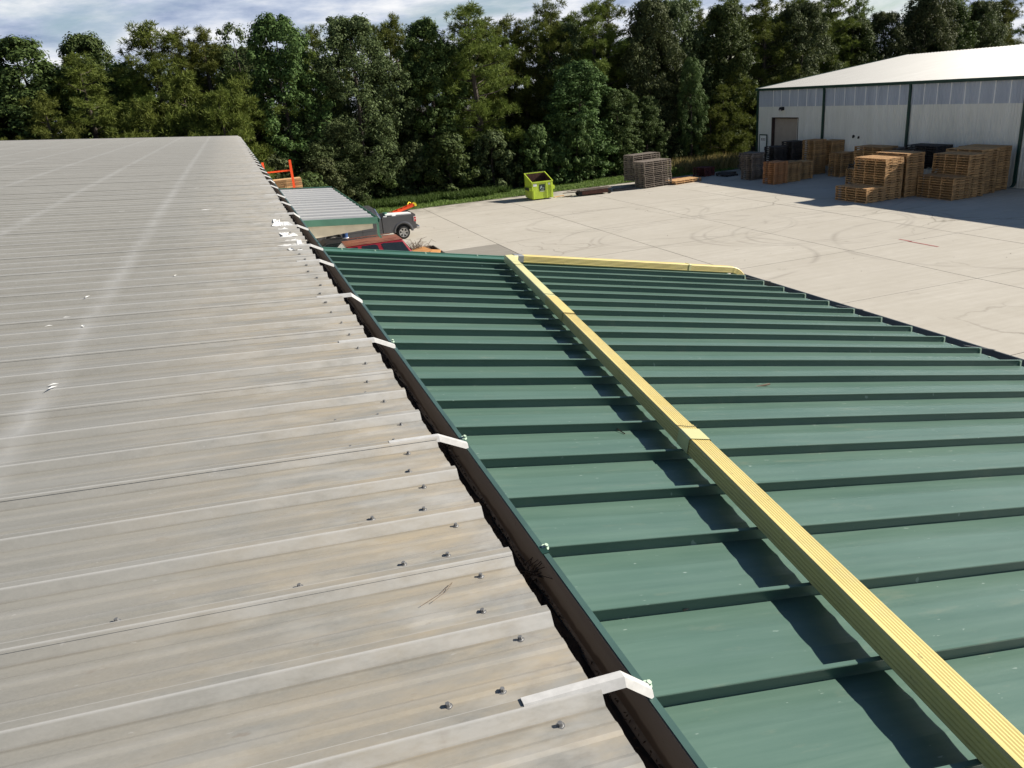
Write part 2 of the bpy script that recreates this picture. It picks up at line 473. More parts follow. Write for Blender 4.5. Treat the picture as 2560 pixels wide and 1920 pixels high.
def cream_wall():
    t = NT('cream wall panel')
    w = t.coord('World'); sx = t.new('ShaderNodeSeparateXYZ'); t.link(w, sx.inputs[0])
    c = t.mix(t.noise(t.coord('World', (1, 2, 0.3)), 0.8), (0.60, 0.595, 0.535), (0.69, 0.685, 0.63))
    low = t.math('SUBTRACT', 1.0, t.math('MULTIPLY', sx.outputs[2], 1.1), clamp=True)
    low = t.math('MULTIPLY', low, t.noise(w, 1.8, 5, 0.6, 0.25, 0.7))
    c = t.mix(t.math('MULTIPLY', low, 0.6), c, (0.30, 0.25, 0.19))
    run = t.noise(t.coord('World', (1, 3.5, 0.12)), 2.0, 5, 0.6, 0.55, 0.8)
    c = t.mix(t.math('MULTIPLY', run, 0.22), c, (0.40, 0.38, 0.32))
    t.link(c, t.b.inputs['Base Color']); t.b.inputs['Roughness'].default_value = 0.55
    return t.m
MAT['cream'] = cream_wall()
MAT['cream_beam'] = M('cream steel', (0.55, 0.49, 0.385), 0.6, var=0.15, scale=2)
MAT['skylight'] = corr_wall('translucent panel', (0.33, 0.365, 0.43), (0.44, 0.475, 0.53), 0.35)
MAT['white_roof'] = M('white metal roof', (0.50, 0.49, 0.455), 0.45, var=0.06, scale=0.6, coords='World')
def white_roof():
    t = NT('white metal roof')
    c = t.mix(t.noise(t.coord('World', (0.4, 1.5, 1)), 0.8), (0.46, 0.452, 0.42), (0.56, 0.55, 0.515))
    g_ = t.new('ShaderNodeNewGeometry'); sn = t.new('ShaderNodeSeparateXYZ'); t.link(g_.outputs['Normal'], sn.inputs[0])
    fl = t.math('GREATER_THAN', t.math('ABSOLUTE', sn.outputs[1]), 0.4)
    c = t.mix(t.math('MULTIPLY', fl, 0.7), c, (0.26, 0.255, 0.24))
    t.link(c, t.b.inputs['Base Color']); t.b.inputs['Roughness'].default_value = 0.45
    return t.m
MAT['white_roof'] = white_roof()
MAT['galv'] = M('galvalume canopy sheet', (0.40, 0.41, 0.42), 0.36, 0.55, var=0.13, scale=1.2, coords='World', stretch=(0.5, 3, 1))
def canopy_mat():
    t = NT('galvalume canopy sheet')
    f = t.noise(t.coord('World', (0.5, 3, 1)), 1.2)
    c = t.mix(f, (0.17, 0.175, 0.185), (0.26, 0.265, 0.275))
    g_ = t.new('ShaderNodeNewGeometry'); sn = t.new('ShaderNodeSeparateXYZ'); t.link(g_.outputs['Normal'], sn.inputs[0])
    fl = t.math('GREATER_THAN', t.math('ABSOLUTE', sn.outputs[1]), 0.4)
    c = t.mix(t.math('MULTIPLY', fl, 0.8), c, (0.44, 0.445, 0.45))  # rib sides coloured paler by facing, painting in the lit stripes
    t.link(c, t.b.inputs['Base Color']); t.b.inputs['Roughness'].default_value = 0.42; t.b.inputs['Metallic'].default_value = 0.2
    return t.m
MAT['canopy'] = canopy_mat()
MAT['beige_door'] = M('beige roller slat', (0.36, 0.305, 0.255), 0.6, var=0.06, scale=2)
MAT['brown'] = M('brown steel', (0.045, 0.026, 0.020), 0.6, var=0.2, scale=3)
MAT['black'] = M('black plastic', (0.012, 0.012, 0.013), 0.55, var=0.2, scale=5)
MAT['dark_wood'] = M('black stained pallet', (0.042, 0.036, 0.033), 0.8, var=0.4, scale=5, rand=0.3)
MAT['wood'] = M('fresh pallet wood', (0.41, 0.240, 0.105), 0.8, var=0.32, scale=4, stretch=(1, 1, 6), rand=0.24)
MAT['wood_red'] = M('reddish pallet wood', (0.44, 0.205, 0.085), 0.8, var=0.28, scale=4, stretch=(1, 1, 6), rand=0.16)
MAT['wood_grey'] = M('weathered pallet wood', (0.165, 0.135, 0.110), 0.85, var=0.35, scale=4, stretch=(1, 1, 6), rand=0.22)
MAT['wood_maroon'] = M('maroon pallet board', (0.085, 0.022, 0.020), 0.75, var=0.3, scale=3)
MAT['lumber'] = M('sawn lumber', (0.47, 0.29, 0.135), 0.75, var=0.22, scale=3, stretch=(0.4, 2, 6), rand=0.4)
MAT['orange'] = M('orange rack paint', (0.80, 0.075, 0.012), 0.4, var=0.08, scale=3)
MAT['lime'] = None
MAT['rust'] = M('rust', (0.060, 0.020, 0.012), 0.85, var=0.5, scale=5)
MAT['bark'] = M('bark', (0.060, 0.048, 0.038), 0.95, var=0.35, scale=6, stretch=(3, 3, 0.6), bump=0.5)
MAT['tyre'] = M('tyre rubber', (0.014, 0.014, 0.014), 0.85, var=0.2, scale=10)
MAT['rim'] = M('alloy rim', (0.48, 0.47, 0.45), 0.35, 0.7, var=0.1, scale=8)
MAT['glass'] = M('tinted car glass', (0.010, 0.014, 0.016), 0.07, var=0.2, scale=2, spec=0.6)
MAT['truck'] = M('dark grey metallic car paint', (0.098, 0.098, 0.104), 0.30, 0.3, var=0.06, scale=2)
MAT['chrome'] = M('chrome', (0.62, 0.62, 0.62), 0.18, 0.9, var=0.05, scale=4)
MAT['lamp_red'] = M('tail lamp red', (0.50, 0.045, 0.050), 0.15, var=0.15, scale=8)
MAT['lamp_white'] = M('lamp clear lens', (0.75, 0.62, 0.60), 0.15, var=0.1, scale=8)
MAT['suv'] = M('red car paint', (0.23, 0.010, 0.022), 0.30, 0.1, var=0.1, scale=2)
MAT['suv_roof'] = M('sun-peeled red roof paint', (0.155, 0.028, 0.026), 0.5, var=0.3, scale=2.2, stretch=(0.5, 5, 1), col2=(0.33, 0.145, 0.080))
MAT['cardboard'] = M('brown cardboard', (0.47, 0.225, 0.075), 0.85, var=0.15, scale=3)
MAT['branch'] = M('dry branch', (0.17, 0.125, 0.09), 0.9, var=0.35, scale=8)
MAT['white'] = M('white sheet', (0.80, 0.80, 0.78), 0.5, var=0.04, scale=3)
MAT['blue'] = M('blue bucket', (0.030, 0.075, 0.20), 0.45, var=0.3, scale=9)
MAT['yellow_tie'] = M('yellow webbing', (0.75, 0.60, 0.03), 0.6, var=0.1, scale=6)
MAT['leaf'] = leaf_mat('broad leaf', (0.030, 0.056, 0.014), (0.098, 0.140, 0.040))
MAT['leaf_grey'] = leaf_mat('oak leaf', (0.034, 0.050, 0.016), (0.112, 0.138, 0.054))
MAT['leaf_bright'] = leaf_mat('bright gum leaf', (0.036, 0.066, 0.018), (0.112, 0.164, 0.050))
MAT['needle'] = leaf_mat('pine needle', (0.055, 0.080, 0.012), (0.165, 0.195, 0.042), 0.25)
MAT['needle_lt'] = leaf_mat('young pine needle', (0.055, 0.082, 0.012), (0.150, 0.178, 0.036), 0.25)
MAT['grass'] = leaf_mat('grass blade', (0.070, 0.120, 0.020), (0.170, 0.235, 0.060), 0.3)
MAT['weed'] = leaf_mat('weed leaf', (0.035, 0.070, 0.013), (0.095, 0.150, 0.038), 0.3)
MAT['straw'] = leaf_mat('dry grass', (0.13, 0.130, 0.035), (0.38, 0.31, 0.13), 0.3)

def lime_mat():
    t = NT('scuffed lime paint')
    w = t.coord('Object')
    sp = t.noise(t.coord('Object', (1.6, 1.6, 1)), 9, 3, 0.6, 0.62, 0.68)
    sx = t.new('ShaderNodeSeparateXYZ'); t.link(w, sx.inputs[0])
    low = t.math('SUBTRACT', 1.0, t.math('MULTIPLY', sx.outputs[2], 0.95), clamp=True)
    c = t.mix(t.noise(w, 2.0), (0.40, 0.52, 0.035), (0.52, 0.66, 0.06))
    c = t.mix(t.math('MULTIPLY', sp, low), c, (0.10, 0.14, 0.02))
    t.link(c, t.b.inputs['Base Color']); t.b.inputs['Roughness'].default_value = 0.5
    return t.m
MAT['lime'] = lime_mat()

# ================================================================== SETTING: ground and yard
g = MB(); g.add([(-400, -300, -0.03), (500, -300, -0.03), (500, 700, -0.03), (-400, 700, -0.03)], [(0, 1, 2, 3)])
tag(g.build('ground', MAT['forest_floor'], fix=False), kind='structure')
g = MB(); g.add([(-1, -12, -0.014), (39.2, -12, -0.014), (39.2, 53.45, -0.014), (-1, 53.45, -0.014)], [(0, 1, 2, 3)])
yard = tag(g.build('concrete_yard', MAT['joint'], fix=False), kind='structure')
XJ = [0.60 + 5.417 * k for k in range(8)] + [39.1]
YJ = [19.34 + 5.87 * k for k in range(-4, 6)] + [53.40]
xs = [-0.9] + XJ
for i in range(len(xs) - 1):
    for j in range(len(YJ) - 1):
        x0, x1, y0, y1 = xs[i] + 0.016, xs[i + 1] - 0.016, YJ[j] + 0.016, YJ[j + 1] - 0.016
        s_ = MB(); s_.box((x0, y0, -0.013), (x1, y1, random.uniform(-0.002, 0.002)))
        new = i == 2 and 25 < y0 < 32
        o = s_.build('slab', MAT['concrete_new' if new else 'concrete'], yard, fix=False)
# thin spray-painted red line
g = MB(); g.box((25.06, 23.7, 0.0035), (25.16, 25.2, 0.0045)); g.box((25.12, 25.1, 0.0035), (25.22, 25.75, 0.0045))
o = g.build('painted_line', M('faded red marking paint', (0.28, 0.085, 0.075), 0.8, var=0.3, scale=4), yard)
# lawn strip along the back of the yard
g = MB(); nx = 60
vs, fs = [], []
for i in range(nx + 1):
    x = -2 + 46 * i / nx
    vs += [(x, 53.42 + 0.12 * math.sin(i * 1.7), 0.012), (x, 56.2, 0.05), (x, 58.6 + 0.5 * math.sin(i * 0.9), -0.02)]
for i in range(nx):
    a = i * 3
    fs += [(a, a + 3, a + 4, a + 1), (a + 1, a + 4, a + 5, a + 2)]
g.add(vs, fs)
tag(g.build('lawn', MAT['lawn']), kind='structure')

# ================================================================== GREY BUILDING
ZE = 5.693                      # rib crest at the eave
EX = 0.553
TG = math.tan(RAD(4.0))
RIB0, PITCH = 1.321, 0.3048
XR = -22.0                      # ridge
def grey_base(x): return ZE - 0.032 - TG * (x - EX)
def rib_prof(c, start=0):
    """points (y, dz) over one major rib centred at c; start=1: lap sheet starting part-way down the near flank"""
    pts = [(c - 0.036, 0), (c - 0.014, 0.032), (c + 0.014, 0.032), (c + 0.036, 0)]
    if start: pts = [(c - 0.0205, 0.0255), (c - 0.0145, 0.0345), (c + 0.0145, 0.0345), (c + 0.0375, 0.0015)]
    return pts
def minor(c): return [(c - 0.022, 0), (c - 0.011, 0.0045), (c + 0.011, 0.0045), (c + 0.022, 0)]
bld = thing('grey_metal_building', 'long grey metal building with a weathered ribbed roof and an open eave gutter', 'building', (-22, 23, 0))
BI = bld.location.copy()
prof = rib_prof(0, 1)
for k in range(3):
    b0 = PITCH * k
    prof += minor(b0 + PITCH * 0.345) + minor(b0 + PITCH * 0.655)
    prof += rib_prof(b0 + PITCH)
prof_len = len(prof)
xsamp = [EX, EX - 0.03, EX - 0.5, EX - 2, EX - 6, XR]
vs, fs = [], []
for x in xsamp:
    for (y, dz) in prof: vs.append((x, y, grey_base(x) + dz))
for a in range(len(xsamp) - 1):
    for i in range(prof_len - 1):
        fs.append((a * prof_len + i, a * prof_len + i + 1, (a + 1) * prof_len + i + 1, (a + 1) * prof_len + i))
me = bpy.data.meshes.new('roof_panel'); me.from_pydata(vs, [], fs)
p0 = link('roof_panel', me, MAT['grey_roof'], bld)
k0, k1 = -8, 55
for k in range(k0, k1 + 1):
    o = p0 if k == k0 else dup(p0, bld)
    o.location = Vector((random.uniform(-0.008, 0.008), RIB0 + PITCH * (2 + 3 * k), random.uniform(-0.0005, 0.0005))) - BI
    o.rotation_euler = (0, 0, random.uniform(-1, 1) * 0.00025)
Y_FAR = RIB0 + PITCH * (2 + 3 * (k1 + 1))
Y_NEAR = RIB0 + PITCH * (2 + 3 * k0)
def P(mb, name, mat, parent, **kw):
    """build in world coordinates under an unrotated thing"""
    o = mb.build(name, mat, parent, **kw)
    o.location = -Vector(parent.location)
    return o
g = MB(); xw, xl = 0.40, 2 * XR - 0.40
g.prism([(xw, 0), (xw, grey_base(xw) - 0.05), (XR, grey_base(XR) - 0.05), (xl, grey_base(xw) - 0.05), (xl, 0)], Y_NEAR + 0.1, Y_FAR - 0.05)
P(g, 'wall', MAT['cream'], bld)
g = MB(); g.add([(XR, Y_NEAR, grey_base(XR)), (2 * XR - EX, Y_NEAR, grey_base(EX)), (2 * XR - EX, Y_FAR, grey_base(EX)), (XR, Y_FAR, grey_base(XR))], [(0, 1, 2, 3)])
P(g, 'back_roof_slope', MAT['grey_roof'], bld)
g = MB(); g.bar((XR, Y_NEAR, grey_base(XR) + 0.04), (XR, Y_FAR, grey_base(XR) + 0.04), 0.5, 0.02)
P(g, 'ridge_cap', MAT['grey_roof'], bld)
# rake trim at the far gable
g = MB(); g.bar((EX, Y_FAR + 0.03, grey_base(EX) + 0.0), (XR, Y_FAR + 0.03, grey_base(XR) + 0.0), 0.10, 0.08)
P(g, 'rake_trim', MAT['grey_roof'], bld)
# gutter
LZ = 5.616
LIP = 0.674
g = MB()
g.prism([(0.462, 5.62), (0.462, 5.470), (0.655, 5.470), (0.674, 5.490), (0.674, LZ), (0.671, LZ), (0.671, 5.491), (0.654, 5.473), (0.465, 5.473), (0.465, 5.62)], Y_NEAR, Y_FAR)
P(g, 'gutter', MAT['gutter_in'], bld)
g = MB()
g.prism([(0.6745, 5.455), (0.6745, LZ + 0.002), (0.672, LZ + 0.006), (0.689, LZ + 0.006), (0.689, LZ - 0.012), (0.680, LZ - 0.014), (0.680, 5.455)], Y_NEAR, Y_FAR)
P(g, 'gutter_lip', MAT['lip_green'], bld)
for y in (1.99, 8.55, 15.0, 24.0, 36.0):               # joints in the lip
    g = MB(); g.box((0.668, y - 0.02, LZ + 0.0065), (0.691, y + 0.02, LZ + 0.009)); P(g, 'lip_joint', MAT['dark_green'], bld)
# debris in the gutter
n = 5200
yy = np.concatenate([rng.uniform(0.4, 7, n), rng.uniform(7, 16, 1600)])
xx = 0.475 + np.abs(rng.normal(0, 0.07, len(yy)))
xx = np.clip(xx + rng.uniform(0, .12, len(yy)), 0.466, 0.662)
zz = 5.489 + rng.uniform(0, .005, len(yy))
cs = np.stack([xx, yy, zz], 1)
a = rng.normal(0, 1, (len(cs), 3)); a /= np.linalg.norm(a, axis=1)[:, None]
b = np.cross(a, rng.normal(0, 1, (len(cs), 3))); b /= np.linalg.norm(b, axis=1)[:, None]
sz = rng.uniform(0.0015, 0.0055, (len(cs), 1))
q = np.stack([cs - a * sz * 1.6, cs + b * sz * 0.6, cs + a * sz * 1.6, cs - b * sz * 0.6], 1)
o = link('gutter_debris', np_mesh('gutter_debris', q, 4), MAT['debris'], bld); o.location = -BI; tag(o, kind='stuff')
g = MB(); n = 160
rows = []
for i in range(n + 1):
    y = 0.2 + 20 * i / n
    w_ = 0.128 + 0.016 * math.sin(i * 0.7) + 0.012 * math.sin(i * 1.9) + (0.05 if 1.9 < y < 2.15 or 2.95 < y < 3.2 else 0)
    rows.append([(0.466, y, 5.505 + 0.008 * math.sin(i * 1.3)), (0.466 + w_, y, 5.490 + 0.004 * math.sin(i * 2.3)), (0.648 + 0.012 * math.sin(i * 1.1) + 0.008 * math.sin(i * 2.7), y, 5.486), (0.664, y, 5.4745)])
g.loft(rows, closed=False)
o = P(g, 'gutter_silt', MAT['debris'], bld); tag(o, kind='stuff')
# leaf and needle clumps stuck against the lip
g = MB()
for cy, n_ in ((2.02, 16), (3.06, 12)):
    for i in range(n_):
        p = Vector((0.60 + random.gauss(0, 0.015), cy + random.gauss(0, 0.045), 5.49 + random.uniform(0, 0.01)))
        q_ = Vector((0.669, cy + random.gauss(0, 0.04), random.uniform(5.52, 5.590)))
        g.tube([p, (p + q_) / 2 + Vector((0, random.uniform(-.02, .02), 0.012)), q_], 0.0014, 3)
o = P(g, 'needle_clump', MAT['debris'], bld); tag(o, kind='stuff')
# gutter straps
STRAPS = [0, 5, 10, 14, 19, 22, 27, 31, 36, 40, 46, 50, 55] + list(range(60, 166, 5))
def strap_mesh(white):
    g = MB()
    path = [(EX - 0.185, 0.0), (EX + 0.012, 0.0), (LIP + 0.004, -0.060)] if white != 2 else [(EX - 0.185, 0.0), (EX + 0.055, 0.002), (LIP + 0.004, -0.060)]
    secs = []
    for (x, dz) in path:
        zt = ZE - TG * (min(x, EX) - EX) + 0.004 + dz
        secs.append([(x, 0.0135, zt - 0.003), (x, 0.0115, zt), (x, -0.0105, zt), (x, -0.0205, zt - 0.0225)])
    g.loft(secs, closed=False)
    me = bpy.data.meshes.new('gutter_strap'); me.from_pydata(g.v, [], g.f)
    return me
sm = [strap_mesh(0), strap_mesh(2)]
for me in sm: me.materials.append(MAT['strap'])
for i, idx in enumerate(STRAPS):
    o = bpy.data.objects.new('gutter_strap', sm[1 if i in (0, 3, 7, 11) else 0])
    COL.objects.link(o); o.parent = bld
    o.location = Vector((random.uniform(-0.01, 0.01) - (0.0 if i else 0.0), RIB0 + PITCH * idx, 0.0006)) - BI
    sd = o.modifiers.new('solid', 'SOLIDIFY'); sd.thickness = 0.0022
# screws
g = MB()
g.cyl((0, 0, 0), 0.0085, 0.0022, n=14, r1=0.0065); g.cyl((0, 0, 0.002), 0.0052, 0.0075, n=6); g.cyl((0, 0, 0.0), 0.0098, 0.0010, n=14)
screw_me = bpy.data.meshes.new('roof_screw'); screw_me.from_pydata(g.v, [], g.f); screw_me.materials.append(MAT['screw'])
far = MB()
def rib_is_lap(i): return i % 3 == 2
def put_screw(x, y, dz, near):
    z = grey_base(x) + dz
    if near:
        o = bpy.data.objects.new('roof_screw', screw_me); COL.objects.link(o); o.parent = bld
        o.location = Vector((x, y, z)) - BI; o.rotation_euler = (random.uniform(-.08, .08), RAD(4), random.uniform(0, 6))
        o.scale = (1.08, 1.08, 1.08)
    else:
        far.cyl((x, y, z), 0.011, 0.010, n=6)
for i in range(-3, 150):
    y = RIB0 + PITCH * i
    near = y < 5.5
    put_screw(EX - 0.085 - random.uniform(0, .05), y - 0.058, 0.0, near)
    put_screw(EX - 0.15 - random.uniform(0, .05), y + 0.085, 0.0, near)
    if rib_is_lap(i) or i % 3 == 0:
        put_screw(EX - 0.30 - random.uniform(0, .05), y + 0.080, 0.0, near)
    if rib_is_lap(i):
        for k in range(8 if y < 16 else 12):
            x = -0.02 - 0.51 * k + random.uniform(-.03, .03)
            put_screw(x, y + 0.066, 0.0, near and x > -2.2)
o = P(far, 'roof_screws', MAT['screw'], bld, fix=False); tag(o, kind='stuff')
# white sealant daubs near the eave
def prof_z(y):
    u = ((y - RIB0) / PITCH) % 1.0 * PITCH
    d = min(u, PITCH - u)
    return 0.0355 if d < 0.015 else max(0.0, 0.0355 * (0.038 - d) / 0.023) if d < 0.038 else 0.0055
def daub(x, y, rx, ry, seed):
    r = random.Random(seed); g = MB(); nr, na = 5, 26
    ph = [r.uniform(0, 6.28) for _ in range(4)]
    vs = [(x, y, grey_base(x) + prof_z(y) + 0.004)]
    for j in range(1, nr + 1):
        for k in range(na):
            a = 2 * math.pi * k / na
            rr = j / nr * (0.72 + 0.25 * math.sin(3 * a + ph[0]) + 0.2 * math.sin(5 * a + ph[1]) + 0.15 * math.sin(9 * a + ph[2]))
            px, py = x + rx * rr * math.cos(a), y + ry * rr * math.sin(a)
            vs.append((px, py, grey_base(px) + prof_z(py) + 0.004))
    fs = [(0, 1 + k, 1 + (k + 1) % na) for k in range(na)]
    for j in range(nr - 1):
        for k in range(na):
            a, b = 1 + j * na + k, 1 + j * na + (k + 1) % na
            fs.append((a, a + na, b + na, b))
    g.add(vs, fs)
    P(g, 'sealant_patch', MAT['sealant'], bld)
for i, (x, y, rx, ry) in enumerate(((0.41, 7.85, .10, .14), (0.37, 8.20, .13, .10), (0.47, 8.28, .06, .06), (0.44, 8.55, .08, .07), (0.40, 8.88, .11, .13), (0.40, 9.08, .09, .06), (0.40, 9.42, .12, .10), (0.41, 9.85, .11, .20), (0.36, 10.05, .08, .15))):
    daub(x, y, rx, ry, i + 3)
# flakes of old coating lying on the roof
g = MB()
for (x, y, l, a) in ((-1.25, 6.9, .05, .5), (-1.15, 6.2, .06, 1.2), (-1.22, 5.7, .07, .1), (-1.28, 5.5, .05, .0), (-1.05, 5.3, .06, 1.9), (-1.22, 4.7, .06, 1.5), (-1.03, 4.2, .05, .1), (-1.0, 4.05, .05, .7), (-2.75, 7.1, .06, .8), (-1.4, 8.4, .05, .2), (-0.6, 6.8, .04, .9), (-3.4, 13, .12, .2), (-2.0, 14.5, .15, .1), (-1.6, 12.2, .14, .1), (-0.3, 13.3, .25, .05), (-0.5, 11.9, .22, .05), (0.1, 10.0, .16, .1), (-2.2, 18, .2, .1), (-4, 21, .25, .0), (-0.75, 15.6, .2, 0)):
    z = grey_base(x) + prof_z(y) + 0.004
    dx_, dy_ = math.cos(a) * l / 2, math.sin(a) * l / 2
    g.add([(x - dx_, y - dy_, z), (x - dy_ * .4, y + dx_ * .4, z + .004), (x + dx_, y + dy_, z), (x + dy_ * .25, y - dx_ * .25, z + .003)], [(0, 1, 2, 3)])
o = P(g, 'coating_flakes', MAT['sealant'], bld); tag(o, kind='stuff')
# pine straw twigs on the panels
tw = MB()
for (x, y, l, a) in ((0.36, 1.86, 0.13, 3.75), (0.36, 1.86, 0.10, 3.9)):
    p = Vector((x, y, grey_base(x) + 0.009)); q_ = p + Vector((math.cos(a) * l, math.sin(a) * l, 0.004))
    tw.tube([p, (p + q_) / 2 + Vector((0.010, -0.006, 0.003)), q_], 0.0009, 3)
tag(tw.build('pine_straw', MAT['branch']), 'bent wisp of brown pine straw lying on the grey roof near the eave', 'pine straw')

# ================================================================== GREEN LEAN-TO
GX0, GX1 = 0.50, 6.12
TGG = math.tan(RAD(10.55))
def green_pan(x): return 5.385 - TGG * (x - 0.65)
SEAM0, SP = 1.530, 0.4064
lean = thing('green_lean_to', 'low lean-to with a green standing-seam roof below the grey eave', 'building', (3.2, 2, 0))
LI = lean.location.copy()
def green_profile():
    pts = []
    for k in range(13):
        u = k / 12
        pts.append((0.004 + u * 0.3985, 0.0030 * (1 if k in (4, 8) else 0) + (0.0008 if k % 2 else 0)))
    pts += [(0.4034, 0.010), (0.4040, 0.054), (0.4020, 0.0565), (0.3865, 0.0562), (0.3852, 0.0535), (0.3858, 0.0500)]
    return pts
gp = green_profile(); ng = len(gp)
def green_panel_mesh(seed):
    r = random.Random(seed); xs_ = [GX0 + (GX1 - GX0) * t / 14 for t in range(15)]
    ph1, ph2, am = r.uniform(0, 6), r.uniform(0, 6), r.uniform(0.0016, 0.0036)
    vs, fs = [], []
    for x in xs_:
        for i, (y, dz) in enumerate(gp):
            w_ = am * math.sin(x * 3.1 + ph1) * math.sin(math.pi * min(1, y / 0.4)) + 0.0008 * math.sin(x * 7 + ph2 + y * 9) if i < 13 else 0
            sy = 0.0012 * math.sin(x * 2.3 + ph2) if i >= 13 else 0
            vs.append((x, y + sy, green_pan(x) + dz + w_))
    for a in range(len(xs_) - 1):
        for i in range(ng - 1):
            fs.append((a * ng + i, a * ng + i + 1, (a + 1) * ng + i + 1, (a + 1) * ng + i))
    me = bpy.data.meshes.new('roof_panel'); me.from_pydata(vs, [], fs); me.materials.append(MAT['green_roof'])
    return me
gm = [green_panel_mesh(s) for s in range(6)]
GK0, GK1 = -20, 18
for k in range(GK0, GK1 + 1):
    o = bpy.data.objects.new('roof_panel', gm[k % 6]); COL.objects.link(o); o.parent = lean
    o.location = Vector((0, SEAM0 + SP * k, 0)) - LI
GY0, GY1 = SEAM0 + SP * GK0, SEAM0 + SP * (GK1 + 1)
# rake flashing at the far gable
g = MB()
def rk(x, y, dz): return (x, y, green_pan(x) + dz)
sec = [(GY1 - 0.03, 0.052), (GY1 + 0.02, 0.059), (GY1 + 0.20, 0.048), (GY1 + 0.20, 0.060), (GY1 + 0.235, 0.060), (GY1 + 0.24, -0.16), (GY1 + 0.2, -0.16), (GY1 + 0.0, 0.01)]
g.loft([[rk(GX0, y, dz) for y, dz in sec], [rk(GX1 + 0.02, y, dz) for y, dz in sec]])
P(g, 'rake_flashing', MAT['green_trim'], lean)
for x in (1.0, 1.38, 1.98, 2.62, 3.4, 4.2, 5.0, 5.7):
    s_ = bpy.data.objects.new('flashing_screw', screw_me.copy() if x == 1.0 else SM2)
    if x == 1.0:
        SM2 = s_.data; SM2.materials.clear(); SM2.materials.append(MAT['screw_green'])
    COL.objects.link(s_); s_.parent = lean
    s_.location = Vector(rk(x, GY1 + 0.11, 0.060)) - LI; s_.scale = (1.3, 1.3, 1.6)
# clips holding the lip (pale green screws)
for y in (1.345, 2.005, 2.93, 4.49):
    s_ = bpy.data.objects.new('lip_screw', SM2); COL.objects.link(s_); s_.parent = bld
    s_.location = Vector((LIP + 0.016, y, LZ + 0.006)) - BI; s_.rotation_euler = (0.3, 0.35, 0); s_.scale = (1.3, 1.3, 1.3)
# low eave gutter of the lean-to
zl = green_pan(GX1)
g = MB()
g.prism([(GX1 - 0.03, zl - 0.02), (GX1 + 0.02, zl - 0.14), (GX1 + 0.20, zl - 0.14), (GX1 + 0.25, zl - 0.035), (GX1 + 0.235, zl - 0.035), (GX1 + 0.19, zl - 0.13), (GX1 + 0.03, zl - 0.13), (GX1 - 0.015, zl - 0.02)], GY0, GY1 + 0.24)
P(g, 'eave_gutter', MAT['gutter_dark'], lean)
g = MB()
for k in range(GK0, GK1 + 2):
    y = SEAM0 + SP * k
    for dy_ in (0.10, 0.26): g.cyl((GX1 - 0.05, y + dy_, green_pan(GX1 - 0.05) + 0.001), 0.010, 0.008, n=6)
    g.box((GX1 - 0.012, y - 0.014, green_pan(GX1) - 0.003), (GX1 + 0.004, y + 0.006, green_pan(GX1) + 0.046))
o = P(g, 'eave_screws', MAT['screw_green'], lean); tag(o, kind='stuff')
for y in (GY1 - 0.62, GY1 - 2.3, GY1 - 4.0, GY1 - 5.7, GY1 - 7.4):
    g = MB(); g.bar((GX1 - 0.12, y, green_pan(GX1 - 0.12) + 0.055), (GX1 + 0.25, y, zl - 0.03), 0.03, 0.004)
    P(g, 'gutter_hanger', MAT['gutter_dark'], lean)
g = MB(); g.prism([(0.45, 0), (0.45, 5.30), (5.85, green_pan(5.85) - 0.12), (5.85, 0)], GY0 + 0.1, GY1 + 0.1)
P(g, 'wall', MAT['cream'], lean)
# small litter on the green roof
tw = MB()
pts = [(1.13, 1.93), (1.20, 1.95), (1.26, 1.965), (1.34, 1.97), (1.40, 1.962)]
tw.tube([(x, y, green_pan(x) + 0.006) for x, y in pts], [0.003, 0.004, 0.004, 0.003, 0.002], 4)
tag(tw.build('fallen_twig', MAT['branch']), 'thin pale twig lying across a green roof pan', 'twig')
tw = MB(); tw.tube([(1.62, 3.62, green_pan(1.62) + .006), (1.68, 3.56, green_pan(1.68) + .012), (1.70, 3.50, green_pan(1.7) + .005)], 0.003, 4)
tag(tw.build('dark_twig', MAT['debris']), 'short hooked dark twig on the green roof beside the yellow pipe', 'twig')
tw = MB(); tw.box((3.08, 4.286, green_pan(3.10) - .004), (3.19, 4.296, green_pan(3.10) + .005))
tag(tw.build('wood_chip', MAT['branch']), 'pale splinter of wood on the green roof beyond the yellow pipe', 'splinter')

# ================================================================== YELLOW DOWNSPOUT on the green roof
pipe = thing('yellow_downspout', 'pale yellow ribbed downspout running across the green roof and around its far edge', 'downspout', (1.6, 1, 5.2))
nrm = Vector((TGG, 0, 1)).normalized()
def spout_ring(c, d, w, h, ribs=True, flip=False):
    """closed ring of a ribbed rectangular pipe standing on c (bottom centre)"""
    d = d.normalized(); sd = d.cross(nrm).normalized(); u = sd.cross(d).normalized()
    pts = []
    rw, rh = w / 2, h / 2
    def edge(a, b, n, depth):
        out = []
        for i in range(n):
            t = i / n
            x, y = a[0] + (b[0] - a[0]) * t, a[1] + (b[1] - a[1]) * t
            off = 0.0
            if ribs and 0.1 < t < 0.92: off = depth * (0 if (i % 2) else 1)
            nx_, ny_ = (b[1] - a[1]), -(b[0] - a[0]); L = math.hypot(nx_, ny_)
            out.append((x - nx_ / L * off, y - ny_ / L * off))
        return out
    r = 0.008
    cs_ = [(-rw + r, -rh), (rw - r, -rh), (rw, -rh + r), (rw, rh - r), (rw - r, rh), (-rw + r, rh), (-rw, rh - r), (-rw, -rh + r)]
    prof_ = edge(cs_[0], cs_[1], 4, 0) + edge(cs_[1], cs_[2], 2, 0) + edge(cs_[2], cs_[3], 9, 0.0022) + edge(cs_[3], cs_[4], 3, 0) + edge(cs_[4], cs_[5], 15, 0.0018) + edge(cs_[5], cs_[6], 3, 0) + edge(cs_[6], cs_[7], 9, 0.0022) + edge(cs_[7], cs_[0], 2, 0)
    return [c + sd * x + u * (y + rh) for x, y in prof_]
